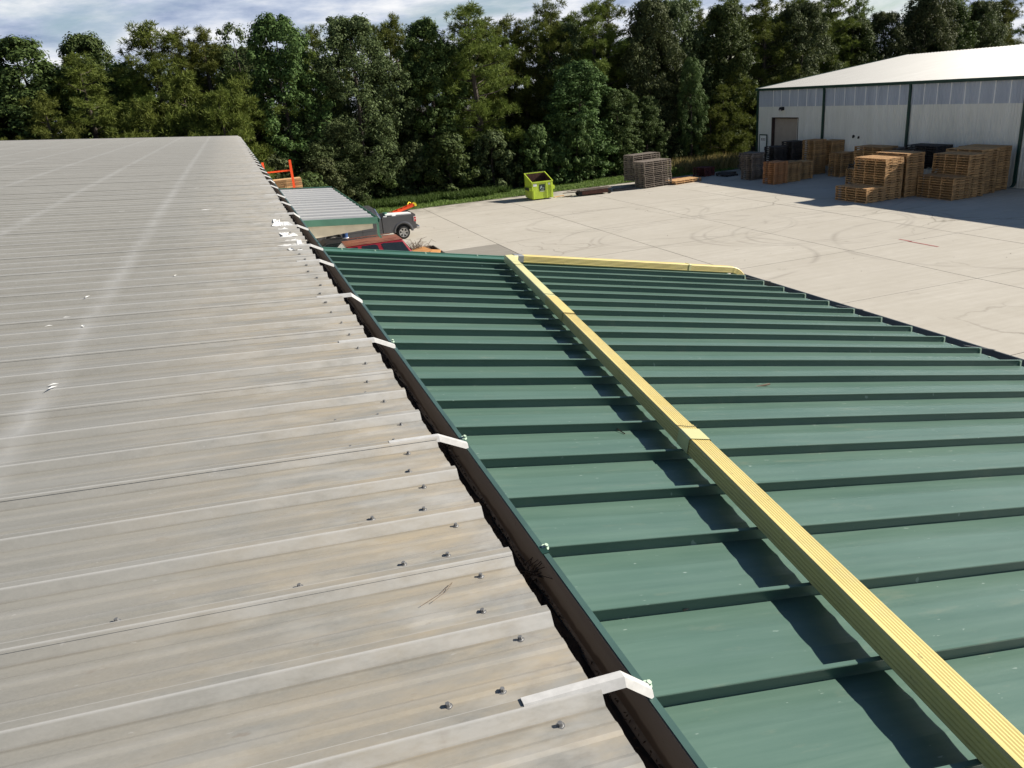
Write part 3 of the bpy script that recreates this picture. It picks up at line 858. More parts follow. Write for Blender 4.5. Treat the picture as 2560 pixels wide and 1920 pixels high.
def axis_pt(y, lift=0.0):
    x = 1.530 + 0.1732 * (y - 1.08)
    return Vector((x, y, green_pan(x) + 0.0565)) + nrm * lift
def section(name, a, b, w, h, mat, ribs=True, parent=pipe, par=None):
    d = b - a
    g = MB(); g.loft([spout_ring(a + d * t, d, w, h, ribs) for t in (0, 0.5, 1)], caps=False)
    return P(g, name, mat, parent)
PW, PH = 0.108, 0.083
section('pipe_length', axis_pt(-2.5), axis_pt(3.27), PW, PH, MAT['yellow'])
section('pipe_length', axis_pt(3.12), axis_pt(5.9), PW - 0.004, PH - 0.003, MAT['yellow'])
section('sleeve', axis_pt(3.06), axis_pt(3.20), PW + 0.006, PH + 0.004, MAT['yellow_pale'], ribs=False)
section('sleeve', axis_pt(5.85), axis_pt(6.55), PW + 0.002, PH + 0.002, MAT['yellow'], ribs=False)
section('pipe_length', axis_pt(6.5), axis_pt(8.55), PW - 0.002, PH - 0.001, MAT['yellow_pale'], ribs=False)
section('sleeve', axis_pt(8.30), axis_pt(8.36), PW + 0.004, PH + 0.003, MAT['yellow_pale'], ribs=False)
# far corner elbow, mitred towards the run along the gable
c0 = axis_pt(8.52); c1 = axis_pt(9.02)
def flat_pt(x, y, lift=0.0): return Vector((x, y, green_pan(x) + 0.0565)) + nrm * lift
run0 = flat_pt(3.02, 9.055)
run1 = flat_pt(5.98, 8.985)
g = MB()
da, db = (c1 - c0), (run1 - run0)
mid = ((da.normalized() + db.normalized()) / 2)
rA = spout_ring(c0, da, PW, PH, False); rB = spout_ring(axis_pt(8.96), da.normalized() + db.normalized() * 0.55, PW * 1.25, PH, False)
rC = spout_ring(run0, db, PW, PH, False)
g.loft([rA, rB, rC], caps=False)
P(g, 'elbow', MAT['yellow_pale'], pipe)
section('sleeve', run0 - db.normalized() * 0.05, run0 + db.normalized() * 0.07, PW + 0.006, PH + 0.006, MAT['galv'], ribs=False)
section('pipe_length', run0 + db.normalized() * 0.03, flat_pt(5.36, 9.0), PW + 0.004, PH + 0.004, MAT['yellow'])
section('pipe_length', flat_pt(5.33, 9.0), run1, PW, PH, MAT['yellow'])
section('sleeve', flat_pt(5.33, 9.0), flat_pt(5.36, 9.0), PW + 0.010, PH + 0.008, MAT['yellow_pale'], ribs=False)
g = MB(); rings = []
for k in range(8):
    a = k / 7 * RAD(68)
    c = run1 + db.normalized() * (0.20 * math.sin(a)) - Vector((0, 0, 1)) * (0.20 * (1 - math.cos(a)))
    d = db.normalized() * math.cos(a) - Vector((0, 0, 1)) * math.sin(a)
    rr = spout_ring(c, db, PW * (1.0 if k % 2 else 0.96), PH, False)
    ctr = sum(rr, Vector()) / len(rr)
    ax = db.normalized().cross(nrm)
    rr = [Matrix.Rotation(-a, 4, ax) @ (p - ctr) + ctr for p in rr]
    rings.append(rr)
g.loft(rings, caps=False)
P(g, 'outlet_elbow', MAT['yellow'], pipe)
# wire ties and tape lines
for y in (6.62, 5.80, 3.24):
    g = MB(); a_ = axis_pt(y, PH + 0.004); sd = (axis_pt(y + 1) - axis_pt(y)).normalized().cross(nrm)
    g.tube([a_ - sd * 0.05, a_ + sd * 0.0 + Vector((0, -0.01, 0)), a_ + sd * 0.055], 0.0016, 4)
    P(g, 'wire_tie', MAT['black'], pipe)
# rubber blocks that carry the pipe between seams
# ================================================================== CANOPY on the grey building
can = thing('metal_canopy', 'ribbed grey canopy with green trim and a tapered cream beam over the parked vehicles', 'canopy', (2.3, 33, 0))
CX1, CZ1, CT = 4.24, 3.22, math.tan(RAD(4.2))
CY0, CY1 = 27.55, 40.0
def cz(x): return CZ1 - CT * (x - CX1)
cp = []
cp += [(.02, 0), (.055, .042), (.085, .042), (.12, 0), (.42, 0), (.435, .008), (.465, .008), (.48, 0), (.70, 0), (.715, .008), (.745, .008), (.76, 0)]
cp += [(0.916, 0)]
vs, fs = [], []
cxs = [CX1, 0.42]
for x in cxs:
    for y, dz in cp: vs.append((x, y, cz(x) + dz))
for i in range(len(cp) - 1): fs.append((i, i + 1, len(cp) + i + 1, len(cp) + i))
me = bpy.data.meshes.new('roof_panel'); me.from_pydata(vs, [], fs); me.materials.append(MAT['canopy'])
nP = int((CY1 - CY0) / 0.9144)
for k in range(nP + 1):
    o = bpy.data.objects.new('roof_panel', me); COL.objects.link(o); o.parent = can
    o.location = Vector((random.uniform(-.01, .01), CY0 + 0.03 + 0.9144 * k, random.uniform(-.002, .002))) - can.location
CY1 = CY0 + 0.03 + 0.9144 * (nP + 1)
g = MB(); rk2 = lambda x, y, dz: (x, y, cz(x) + dz)
sec = [(CY0 + .10, .042), (CY0 - .02, .048), (CY0 - .03, -.17), (CY0 - .01, -.17), (CY0 + .0, .03), (CY0 + .10, .03)]
g.loft([[rk2(0.42, y, dz) for y, dz in sec], [rk2(CX1 + .06, y, dz) for y, dz in sec]])
P(g, 'gable_trim', MAT['green_trim'], can)
g = MB(); sec = [(CY1 - .06, .048), (CY1 + .03, .052), (CY1 + .03, -.15), (CY1 + .01, -.15), (CY1, .03), (CY1 - .06, .03)]
g.loft([[rk2(0.42, y, dz) for y, dz in sec], [rk2(CX1 + .06, y, dz) for y, dz in sec]])
P(g, 'gable_trim', MAT['green_trim'], can)
for yb in (CY0 + 0.12, (CY0 + CY1) / 2, CY1 - 0.25):
    g = MB()
    poly = [(0.42, cz(0.42) - .06), (CX1 - .12, cz(CX1) - .06), (CX1 - .12, cz(CX1) - .33), (0.42, cz(.42) - .78)]
    g.prism(poly, yb - .05, yb + .05)
    P(g, 'tapered_beam', MAT['cream_beam'], can)
for x in (1.2, 2.2, 3.2, 4.0):
    g = MB(); g.box((x - .04, CY0 + .2, cz(x) - .10), (x + .04, CY1 - .1, cz(x) - .004)); P(g, 'purlin', MAT['cream_beam'], can)
g = MB(); g.prism([(CX1 + .0, cz(CX1) - .0), (CX1 + .0, cz(CX1) - .14), (CX1 + .12, cz(CX1) - .14), (CX1 + .14, cz(CX1) - .01), (CX1 + .13, cz(CX1) - .01), (CX1 + .11, cz(CX1) - .13), (CX1 + .012, cz(CX1) - .13)], CY0 + .0, CY1)
P(g, 'eave_gutter', MAT['green_trim'], can)
g = MB()
g.loft([[(CX1 + dx_ + s_, CY0 + .06 + dy_, z) for dx_, dy_ in ((.01, -.04), (.09, -.04), (.09, .04), (.01, .04))] for s_, z in ((0, cz(CX1) - .13), (.0, cz(CX1) - .22), (-.015, cz(CX1) - .52), (.0, cz(CX1) - .60), (.06, cz(CX1) - .68))])
P(g, 'downspout_stub', MAT['green_trim'], can)

# ================================================================== WAREHOUSE
WX = 39.0
WY0, WY1 = 17.0, 55.15
WE = 5.58
wh = thing('cream_warehouse', 'long cream metal warehouse with white roof, green trim and a grey translucent band', 'warehouse', (46, 38, 0))
RX, RZ = 53.0, 7.12
TW = (RZ - WE) / (RX - WX)
PB = 0.9525
def wall_sheet(z0, z1, out):
    g = MB(); pts = []
    n_ = 5
    for k in range(n_):
        c = PB * k / n_
        pts += [(c + .01, 0), (c + .03, .028), (c + .075, .028), (c + .095, 0)]
    pts += [(PB + 0.008, 0)]
    vs = [(WX - out - d, y, z) for z in (z0, z1) for y, d in pts]
    m_ = len(pts)
    fs = [(i, i + 1, m_ + i + 1, m_ + i) for i in range(m_ - 1)]
    me = bpy.data.meshes.new('sheet'); me.from_pydata(vs, [], fs)
    return me
me_lo, me_up = wall_sheet(0, 4.34, 0.0), wall_sheet(4.28, WE, 0.006)
me_over = wall_sheet(3.46, 4.34, 0.0)
me_lo.materials.append(MAT['cream']); me_up.materials.append(MAT['skylight']); me_over.materials.append(MAT['cream'])
NB = int((WY1 - WY0) / PB)
DY0, DY1 = 50.3, 53.25
for k in range(NB):
    y = WY1 - PB * (k + 1)
    hit = y < DY1 - .1 and y + PB > DY0 + .1
    o = bpy.data.objects.new('wall_panel', me_over if hit else me_lo); COL.objects.link(o); o.parent = wh; o.location = Vector((0, y, 0)) - wh.location
    o = bpy.data.objects.new('translucent_panel', me_up); COL.objects.link(o); o.parent = wh; o.location = Vector((0, y, 0)) - wh.location
    g = MB(); g.box((WX - .045, y - .025, 4.28), (WX - .008, y + .025, WE - .02)) if k else None
    if k:
        if k == 1:
            o = g.build('batten', MAT['white'], wh); o.location = -wh.location; bat = o; by = y
        else:
            o = dup(bat, wh); o.location = Vector((0, y - by, 0)) - wh.location
# body of the building behind the sheets, with gable ends
g = MB()
g.prism([(WX + .32, 0), (WX + .32, WE - .06), (RX, RZ - .06), (2 * RX - WX, WE - .05), (2 * RX - WX, 0)], WY0, WY1 - .02)
P(g, 'gable_wall', MAT['cream'], wh)
# roof sheets
rp = []
for k in range(3):
    c = 0.3048 * k
    rp += [(c + .02, 0), (c + .045, .034), (c + .075, .034), (c + .10, 0)]
rp += [(.9144, 0)]
vs = [(x, y, WE + .02 + TW * (x - WX) + d) for x in (WX - .16, RX) for y, d in rp]
m_ = len(rp); fs = [(i, i + 1, m_ + i + 1, m_ + i) for i in range(m_ - 1)]
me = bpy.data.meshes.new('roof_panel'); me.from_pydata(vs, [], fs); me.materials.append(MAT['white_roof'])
k = 0
y = WY1 + .08 - .9144
while y > WY0 - 1:
    o = bpy.data.objects.new('roof_panel', me); COL.objects.link(o); o.parent = wh; o.location = Vector((0, y, 0)) - wh.location
    y -= .9144
g = MB(); g.add([(RX, WY0, RZ + .02), (2 * RX - WX + .2, WY0, WE), (2 * RX - WX + .2, WY1, WE), (RX, WY1, RZ + .02)], [(0, 1, 2, 3)])
P(g, 'back_roof_slope', MAT['white_roof'], wh)
g = MB(); g.box((WX - .20, WY0 - .5, WE - .14), (WX - .055, WY1 + .1, WE + .035))
P(g, 'eave_gutter', MAT['dark_green'], wh)
g = MB(); g.box((WX - .10, WY1 - .16, 0), (WX + .12, WY1 + .05, WE - .12))
P(g, 'corner_trim', MAT['dark_green'], wh)
g = MB(); g.bar((WX - .18, WY1 + .10, WE - .02), (RX, WY1 + .10, RZ - .02), .06, .16)
P(g, 'rake_trim', MAT['dark_green'], wh)
for y in (47.55, 39.95, 32.25, 24.6):
    g = MB()
    g.loft([[(WX - o_ + dx_, y + dy_, z) for dx_, dy_ in ((-.06, -.07), (.05, -.07), (.05, .07), (-.06, .07))] for o_, z in ((.13, WE - .12), (.10, WE - .35), (.10, .28), (.14, .16), (.26, .07))])
    P(g, 'downspout', MAT['dark_green'], wh)
# roller door
door = MB()
for k in range(46):
    z = k * .075; door.box((WX + .20, DY0, z), (WX + .225, DY1, z + .071))
    door.box((WX + .212, DY0, z + .071), (WX + .220, DY1, z + .075))
P(door, 'roller_door', MAT['beige_door'], wh)
g = MB(); g.box((WX - .035, DY1, 0), (WX + .24, DY1 + .10, 3.52)); g.box((WX - .035, DY0 - .07, 0), (WX + .24, DY0, 3.52)); g.box((WX - .035, DY0, 3.44), (WX + .24, DY1, 3.52))
P(g, 'door_jamb', MAT['brown'], wh)
g = MB(); g.box((WX - .22, 51.93, 4.02), (WX - .03, 52.22, 4.20)); g.prism([(WX - .03, 4.04), (WX - .24, 4.00), (WX - .27, 4.10), (WX - .20, 4.24), (WX - .03, 4.26)], 51.90, 52.25)
wl_ = P(g, 'wall_light', MAT['black'], wh)
g = MB(); g.box((WX - .262, 51.96, 4.015), (WX - .20, 52.19, 4.085)); o = g.build('lens', MAT['lamp_white'], wl_)
for y, z, r in ((44.55, 2.35, .10), (44.07, 2.30, .075)):
    g = MB(); g.cyl((WX - .06, y, z), r, .05, 'x', 10); g.cyl((WX - .07, y + .03, z - .05), r * .7, .05, 'x', 8)
    P(g, 'wall_vent', MAT['black'], wh)
# notice board by the corner: white board, dark frame, red block lettering
sign = thing('wall_notice', 'white notice with dark frame and a dark red heading beside the warehouse corner', 'sign', (WX - .12, 54.2, 1.5))
g = MB(); g.box((-.02, -.42, -.75), (.0, .42, .75)); g.build('board', MAT['white'], sign)
g = MB()
for a, b in (((-.035, -.47, .70), (.005, .47, .78)), ((-.035, -.47, -.78), (.005, .47, -.70)), ((-.035, -.47, -.70), (.005, -.40, .70)), ((-.035, .40, -.70), (.005, .47, .70))): g.box(a, b)
g.build('frame', MAT['dark_green'], sign)
g = MB()
for k in range(5):
    y = .22 - k * .11
    g.box((-.024, y - .045, .33), (-.0205, y + .035, .36)); g.box((-.024, y - .045, .46), (-.0205, y + .035, .49)); g.box((-.024, y - .02 + .03 * (k % 2), .36), (-.0205, y + .012 + .03 * (k % 2), .46))
g.build('heading_marks', M('dark red print', (0.10, 0.012, 0.015), 0.7, var=.1), sign)

# ================================================================== PALLETS
def pallet_mesh(L, Wd, Hh=0.125, nb=9, notch=True, seed=0):
    """L along y, Wd along x; stringers along x (notched), deck boards along y"""
    r = random.Random(seed); g = MB(); t = .018; h0 = Hh - 2 * t
    ns = 4 if L > 1.9 else 3
    for k in range(ns):
        y0 = k * (L - .04) / (ns - 1)
        poly = [(0, t), (Wd * .14, t), (Wd * .17, t + .038), (Wd * .36, t + .038), (Wd * .39, t), (Wd * .61, t), (Wd * .64, t + .038), (Wd * .83, t + .038), (Wd * .86, t), (Wd, t), (Wd, t + h0), (0, t + h0)]
        g.loft([[(x, y0, z) for x, z in poly], [(x, y0 + .04, z) for x, z in poly]])
    bw = .092
    for k in range(nb):
        x0 = k * (Wd - bw) / (nb - 1) + r.uniform(-.006, .006)
        e0, e1 = r.uniform(-.012, .012), r.uniform(-.012, .012)
        g.box((x0, e0, t + h0), (x0 + bw, L + e1, Hh - .001))
    for k in range(4):
        x0 = k * (Wd - bw) / 3
        g.box((x0, r.uniform(-.01, .01), .001), (x0 + bw, L + r.uniform(-.01, .01), t))
    me = bpy.data.meshes.new('wooden_pallet'); me.from_pydata(g.v, [], g.f)
    return me
def cent(me, L, Wd):
    me.transform(Matrix.Translation((-Wd / 2, -L / 2, 0))); return me
PM = {}
for nm in ('wood', 'wood_red', 'wood_grey', 'dark_wood', 'wood_maroon'):
    for big in (0, 1):
        L, Wd = ((1.16, 1.02), (2.28, 1.16))[big]
        lst = []
        for s_ in range(3):
            me = cent(pallet_mesh(L, Wd, seed=s_ + 10 * big), L, Wd); me.materials.append(MAT[nm]); lst.append(me)
        PM[nm, big] = lst
PN = 0
def stack(x, y, n, nm, label, group, big=0, rz=0.0, jit=.016, z0=0.0, lean_=0.0, first=0, tilt=None):
    """x,y: centre; n pallets; only those from index first are built (the lower ones are hidden)"""
    global PN
    for k in range(first, n):
        o = bpy.data.objects.new('wooden_pallet', random.choice(PM[nm, big])); COL.objects.link(o)
        o.location = (x + random.gauss(0, jit * .6) + lean_ * k, y + random.gauss(0, jit * .6), z0 + .1247 * k)
        o.rotation_euler = (0, 0, rz + random.gauss(0, .006) + (math.pi if random.random() < .5 else 0))
        if tilt and k >= n - tilt[0]:
            o.rotation_euler = (tilt[1] , tilt[2], rz); o.location.z += tilt[3]
        tag(o, label, 'pallet', group); PN += 1
def axis_stack(x0, x1, y0, y1, n, nm, label, group, **kw):
    stack((x0 + x1) / 2, (y0 + y1) / 2, n, nm, label, group, **kw)
stack(33.25, 47.45, 14, 'wood_grey', 'weathered pallet in the uneven stack beside the dry grass', 'weathered stack by dry grass', jit=.05, rz=.05)
stack(32.80, 44.35, 11, 'wood_red', 'reddish pallet in the stack standing out in front of the dark pallets', 'reddish front stack', jit=.025, rz=math.pi / 2 * 0)
stack(33.95, 44.55, 10, 'wood', 'pallet in the stack just behind the reddish stack', 'stack behind the reddish one', jit=.03)
stack(35.25, 44.98, 9, 'wood', 'pallet in the low stack between the reddish and the tall pale stacks', 'low stack before the tall pale one')
stack(37.35, 46.35, 18, 'wood', 'pale pallet in the tall stack against the wall below the first downspout', 'tall pale stack under the first downspout', jit=.014)
stack(38.42, 45.9, 17, 'wood', 'pallet in the tall stack touching the wall beside the pale stack', 'tall stack touching the wall', jit=.014, first=4)
stack(35.9, 48.6, 15, 'dark_wood', 'black pallet in the dark stack before the roller door', 'black stack before the roller door', jit=.03, first=2)
stack(37.1, 48.3, 17, 'dark_wood', 'black pallet in the taller dark stack near the roller door jamb', 'taller black stack', jit=.03, first=6)
stack(35.0, 50.3, 11, 'wood_grey', 'grey pallet in the slumped stack whose top pallets tilt', 'slumped stack', jit=.06, rz=.2, first=2, tilt=(2, .10, -.06, .05))
stack(34.9, 47.3, 6, 'wood_grey', 'brown pallet sliding off the low pile between the stacks', 'sliding low pile', jit=.06, rz=.3, tilt=(2, .06, .05, .04))
stack(37.55, 43.9, 12, 'wood', 'pallet in the square stack standing alone in the gap along the wall', 'square stack in the gap', jit=.016)
stack(38.35, 43.1, 12, 'wood', 'pallet in the stack behind the square stack in the gap', 'stack behind the square stack', first=8, jit=.015)
stack(36.6, 41.0, 8, 'dark_wood', 'dark pallet in the low stack tucked behind the sunlit stacks', 'dark low tucked stack', jit=.03)
stack(34.4, 38.6, 9, 'wood', 'pallet in the half-height stack partly hidden by the sunlit stack', 'half-height hidden stack', jit=.02)
stack(32.38, 35.0, 17, 'wood', 'long pallet in the tall stack with a sunlit top', 'tall sunlit stack', big=1, jit=.014)
stack(31.17, 34.92, 6, 'wood', 'long pallet in the low stack at the foot of the sunlit stack', 'low stack at the foot', big=1, jit=.016, rz=.02)
stack(33.80, 35.05, 18, 'wood', 'long pallet in the tall stack behind the sunlit one', 'tall stack behind the sunlit one', big=1, jit=.015)
stack(34.42, 32.56, 9, 'wood', 'long pallet in the waist-high block in front of the right-hand stacks', 'waist-high block', big=1, jit=.010)
stack(35.35, 32.62, 17, 'wood', 'long pallet in the shoulder-high stack rising behind the waist-high block', 'stack rising behind the block', big=1, jit=.018)
stack(36.55, 33.0, 18, 'wood', 'long pallet in the tall block between the waist-high block and the wall', 'tall block near the wall', big=1, jit=.010)
stack(37.72, 33.3, 18, 'wood', 'long pallet in the tallest block next to the warehouse wall', 'tallest block next to the wall', big=1, jit=.008)
stack(37.2, 36.5, 18, 'dark_wood', 'long dark pallet in the weathered stack against the wall', 'dark weathered long stack', big=1, jit=.03, first=8)
stack(35.9, 36.9, 13, 'wood_grey', 'grey pallet in the shadowed stack behind the tall sunlit pair', 'shadowed grey stack', big=0, jit=.03, first=3)
stack(37.3, 39.0, 16, 'wood_grey', 'grey pallet near the second downspout', 'grey stack by the second downspout', big=0, jit=.03, first=9)
stack(36.6, 39.9, 17, 'wood', 'brown pallet in the stack left of the second downspout', 'brown stack by the second downspout', big=1, jit=.02, first=11)
# weathered stacks by the lawn
stack(27.10, 50.05, 14, 'wood_grey', 'weathered pallet in the leaning stack at the edge of the lawn', 'leaning stack at the lawn', big=1, rz=-math.pi / 2 + .16, jit=.03, lean_=-.006)
stack(26.95, 51.45, 17, 'wood_grey', 'weathered pallet in the taller stack behind the leaning one', 'taller stack at the lawn', big=1, rz=-math.pi / 2 + .16, jit=.03, first=3)
stack(29.40, 50.0, 2, 'wood', 'pallet lying low on the concrete beside the leaning stack', 'two pallets lying low', big=1, rz=-math.pi / 2 + .17, jit=.02)
stack(29.6, 51.3, 1, 'wood_maroon', 'maroon pallet lying flat behind the two low pallets', 'flat maroon pallet', big=1, rz=-1.3)
stack(32.35, 52.1, 5, 'wood_maroon', 'dark maroon pallet in the low stack by the tall dry grass', 'low maroon stack', rz=.25, jit=.03)
stack(33.9, 51.6, 1, 'dark_wood', 'black pallet lying flat near the maroon stack', 'flat black pallets', rz=.6)
stack(33.3, 50.55, 1, 'dark_wood', 'black pallet lying flat near the maroon stack', 'flat black pallets', rz=.1)
# long timber by the lawn stacks
g = MB(); g.bar((24.1, 50.15, .06), (25.6, 49.95, .06), .5, .06); g.bar((24.2, 50.3, .11), (25.5, 50.1, .11), .3, .04)
tag(g.build('timber_board', MAT['wood_grey']), 'grey timber board lying flat beside the leaning pallet stack', 'board')

# ================================================================== DUMPSTER
dm = thing('lime_dumpster', 'scuffed lime green dumpster with open sloping top and rusty inside', 'dumpster', (18.27, 50.36, 0), RAD(-3))
DW, DD, DF, DB = 1.46, 1.62, 1.16, 1.62
t_ = .03
g = MB()
g.box((0, 0, .08), (DW, t_, DF)); P_ = lambda mb, n_, m: mb.build(n_, m, dm)
P_(g, 'front_panel', MAT['lime'])
for x0 in (0, DW - t_):
    g = MB(); poly = [(t_, .08), (DD, .08), (DD, DB), (t_, DF)]
    g.loft([[(x0, y, z) for y, z in poly], [(x0 + t_, y, z) for y, z in poly]]); P_(g, 'side_panel', MAT['lime'])
g = MB(); g.box((t_, DD - t_, .08), (DW - t_, DD - .001, DB)); P_(g, 'back_panel', MAT['lime'])
g = MB(); g.box((t_, t_, .08), (DW - t_, DD - t_, .12)); g.add([(t_ + .002, t_ + .002, .12), (t_ + .002, DD - t_ - .002, .12), (t_ + .002, DD - t_ - .002, DB - .02), (t_ + .002, t_ + .002, DF - .02)], [(0, 1, 2, 3)])
g.add([(DW - t_ - .002, t_ + .002, .12), (DW - t_ - .002, DD - t_ - .002, .12), (DW - t_ - .002, DD - t_ - .002, DB - .02), (DW - t_ - .002, t_ + .002, DF - .02)], [(0, 1, 2, 3)])
g.add([(t_, DD - t_ - .002, .12), (DW - t_, DD - t_ - .002, .12), (DW - t_, DD - t_ - .002, DB - .01), (t_, DD - t_ - .002, DB - .01)], [(0, 1, 2, 3)])
P_(g, 'rusty_lining', MAT['rust'])
g = MB(); g.bar((-.02, -.005, DF), (DW + .02, -.005, DF), .07, .07); g.bar((.01, 0, DF + .01), (.01, DD, DB + .01), .05, .05); g.bar((DW - .01, 0, DF + .01), (DW - .01, DD, DB + .01), .05, .05); g.bar((0, DD - .01, DB), (DW, DD - .01, DB), .06, .06)
P_(g, 'rim', MAT['lime'])
for a_, b_ in (((.98, -.035, .10), (1.06, .0, DF - .04)), ((.06, -.03, .10), (.12, 0, .62)), ((1.30, -.035, .12), (1.40, 0, DF - .06))):
    g = MB(); g.box(a_, b_); P_(g, 'channel', MAT['lime'])
for x0, x1 in ((-.16, .0), (DW, DW + .16)):
    g = MB(); g.box((x0, .10, .60), (x1, .14, .84)); g.box((x0, 1.1, .60), (x1, 1.14, .84)); g.box((x0, .1, .60), (x1, 1.14, .62)); g.box((x0, .1, .82), (x1, 1.14, .84))
    P_(g, 'fork_pocket', MAT['lime'] if x0 > 0 else MAT['lime'])
g = MB(); g.box((-.155, .142, .622), (-.012, 1.098, .818)); P_(g, 'pocket_hollow', MAT['black'])
g = MB(); g.box((.09, -.008, .90), (.34, -.0005, 1.06)); P_(g, 'paper_label', MAT['white'])
g = MB(); g.box((1.13, -.006, .93), (1.27, -.0005, 1.05)); P_(g, 'paper_label', MAT['white'])
g = MB(); g.box((.50, -.010, .58), (.90, -.0005, 1.00)); plate = P_(g, 'dark_label', M('dark green label', (.010, .028, .022), .5, var=.15))
g = MB()
g.add([(.55, -.0125, .72), (.59, -.0125, .70), (.63, -.0125, .82), (.66, -.0125, .77), (.72, -.0125, .72), (.68, -.0125, .84), (.64, -.0125, .93), (.60, -.0125, .84), (.57, -.0125, .80)], [(0, 1, 2, 8), (2, 3, 5, 6), (3, 4, 5), (2, 6, 7, 8)])
g.box((.60, -.0125, .625), (.80, -.0105, .645)); g.box((.74, -.0125, .76), (.86, -.0105, .775)); g.box((.74, -.0125, .72), (.84, -.0105, .735))
mk = g.build('label_print', M('pale print', (.45, .55, .50), .6, var=.1), plate)
g = MB()
for k in range(9): g.box((.56 + k * .034, -.008, .525), (.58 + k * .034, -.0005, .56))
P_(g, 'number_print', MAT['white'])
g = MB()
for k in range(16): g.box((.02 + k * .089, DD + .03 + .01 * (k % 2), .9), (.10 + k * .089, DD + .06, DB + .07))
P_(g, 'folded_lid', MAT['black'])

# ================================================================== SCRAP SKID beside the dumpster
sk = thing('scrap_skid', 'low rusty steel skid on small dark wheels heaped with grey boards', 'skid', (22.3, 49.35, 0), RAD(-7))
g = MB(); g.box((-.85, 0, .10), (.95, .05, .34)); g.box((-.85, .75, .10), (.95, .80, .34)); g.box((-.85, .05, .27), (.95, .75, .33)); g.box((.9, .05, .1), (.95, .75, .27))
g.build('steel_frame', MAT['rust'], sk)
for x in (-.95, 1.05):
    for y in (.03, .68):
        g = MB(); g.cyl((x, y, .15), .15, .10, 'y', 14); g.build('wheel', MAT['tyre'], sk)
bi = 0
for (x0, x1, y, z, a) in ((-1.0, 1.25, .12, .37, .05), (-1.2, .9, .30, .385, -.06), (-.9, 1.3, .48, .37, .02), (-1.4, .6, .62, .40, .10), (-.6, 1.1, .22, .43, .12), (-1.7, .1, .75, .36, .16), (-2.0, -.3, .55, .25, -.15)):
    g = MB(); g.bar((x0, y - a, z), (x1, y + a, z + .01), .16, .035); g.build('board', MAT['wood_grey'], sk)
g = MB(); g.box((-.45, .1, .35), (.55, .62, .40)); g.build('rusty_plate', MAT['rust'], sk)
# scraps of wood on the ground between dumpster and skid
for i, (x, y, a, l) in enumerate(((20.3, 50.75, .35, .9), (20.7, 50.2, .15, .7))):
    g = MB(); g.bar((x - l / 2 * math.cos(a), y - l / 2 * math.sin(a), .03), (x + l / 2 * math.cos(a), y + l / 2 * math.sin(a), .03), .10, .04)
    tag(g.build('wood_scrap', MAT['wood']), ('pale strip of wood behind the gap between dumpster and skid', 'short strip of wood on the concrete right beside the skid')[i], 'wood scrap')

# ================================================================== LUMBER RACK behind the canopy
rack = thing('orange_rack', 'bright orange steel rack posts with a cross bar rising behind the canopy', 'rack', (2.3, 47.6, 0))
for x in (1.50, 2.98):
    g = MB(); g.box((x - .065 - 2.3, -.06, 0), (x + .065 - 2.3, .06, 4.30)); g.build('post', MAT['orange'], rack)
    g = MB(); g.box((x - .05 - 2.3, .0, .1), (x + .05 - 2.3, 1.5, .2)); g.build('foot', MAT['orange'], rack)
    for z in (2.30,):
        g = MB(); g.box((x - .04 - 2.3, .0, z - .1), (x + .04 - 2.3, 1.3, z)); g.build('arm', MAT['orange'], rack)
g = MB(); g.box((1.565 - 2.3, -.03, 3.70), (2.915 - 2.3, .03, 3.78)); g.build('cross_bar', MAT['orange'], rack)
lb = thing('lumber_bundle', 'bundle of sawn lumber resting on the orange rack', 'lumber', (2.65, 47.75, 2.30), RAD(0))
bm_ = []
for L in (1.62, .62, 1.0):
    g = MB(); g.box((-L / 2, 0, 0), (L / 2, .28, .105)); me = bpy.data.meshes.new('board'); me.from_pydata(g.v, [], g.f); me.materials.append(MAT['lumber']); bm_.append(me)
for r_ in range(8):
    for c in range(4):
        parts = ((bm_[0], 0),) if (r_ == 7 or c) else ((bm_[1], -.5), (bm_[2], .315))
        for me, dx_ in parts:
            o = bpy.data.objects.new('board', me); COL.objects.link(o); o.parent = lb
            o.location = (dx_ + random.uniform(-.012, .012), c * .285, r_ * .119)

# ================================================================== VEHICLES
def wheel(parent, x, y, z, r, w, rimr, spokes=6, out=-1):
    """wheel at local x,z; outer face toward out*y"""
    g = MB(); ring = []
    prof_ = [(rimr, 0), (r * .93, 0), (r, .03), (r, w - .03), (r * .93, w), (rimr, w)]
    rings = []
    for k in range(25):
        a = 2 * math.pi * k / 24
        rings.append([(x + rr * math.cos(a), y - out * yy_, z + rr * math.sin(a)) for rr, yy_ in prof_])
    g.loft(rings, closed=False)
    g2 = MB(); g2.cyl((x, y - out * (.06 if out < 0 else .06) - (0.0), z), rimr, .012, 'y', 20)
    wh_ = thing_part('wheel', parent)
    g.build('tyre', MAT['tyre'], wh_, smooth=True)
    g2.build('brake_disc', MAT['black'], wh_)
    g3 = MB()
    for k in range(spokes):
        a = 2 * math.pi * k / spokes + .3
        g3.bar((x + .04 * math.cos(a), y + .03, z + .04 * math.sin(a)), (x + rimr * .97 * math.cos(a), y + .015, z + rimr * .97 * math.sin(a)), rimr * .34, .02, (0, 1, 0))
    rr_ = []
    for k in range(25):
        a = 2 * math.pi * k / 24
        rr_.append([(x + q_ * math.cos(a), y + yy_, z + q_ * math.sin(a)) for q_, yy_ in ((rimr, .0), (rimr, .05), (rimr * .90, .05), (rimr * .90, .0))])
    g3.loft(rr_, closed=True, caps=False)
    g3.cyl((x, y + .005, z), rimr * .22, .03, 'y', 12)
    g3.build('rim', MAT['rim'], wh_)
def thing_part(name, parent):
    o = bpy.data.objects.new(name, None); o.empty_display_size = .1; COL.objects.link(o); o.parent = parent; return o

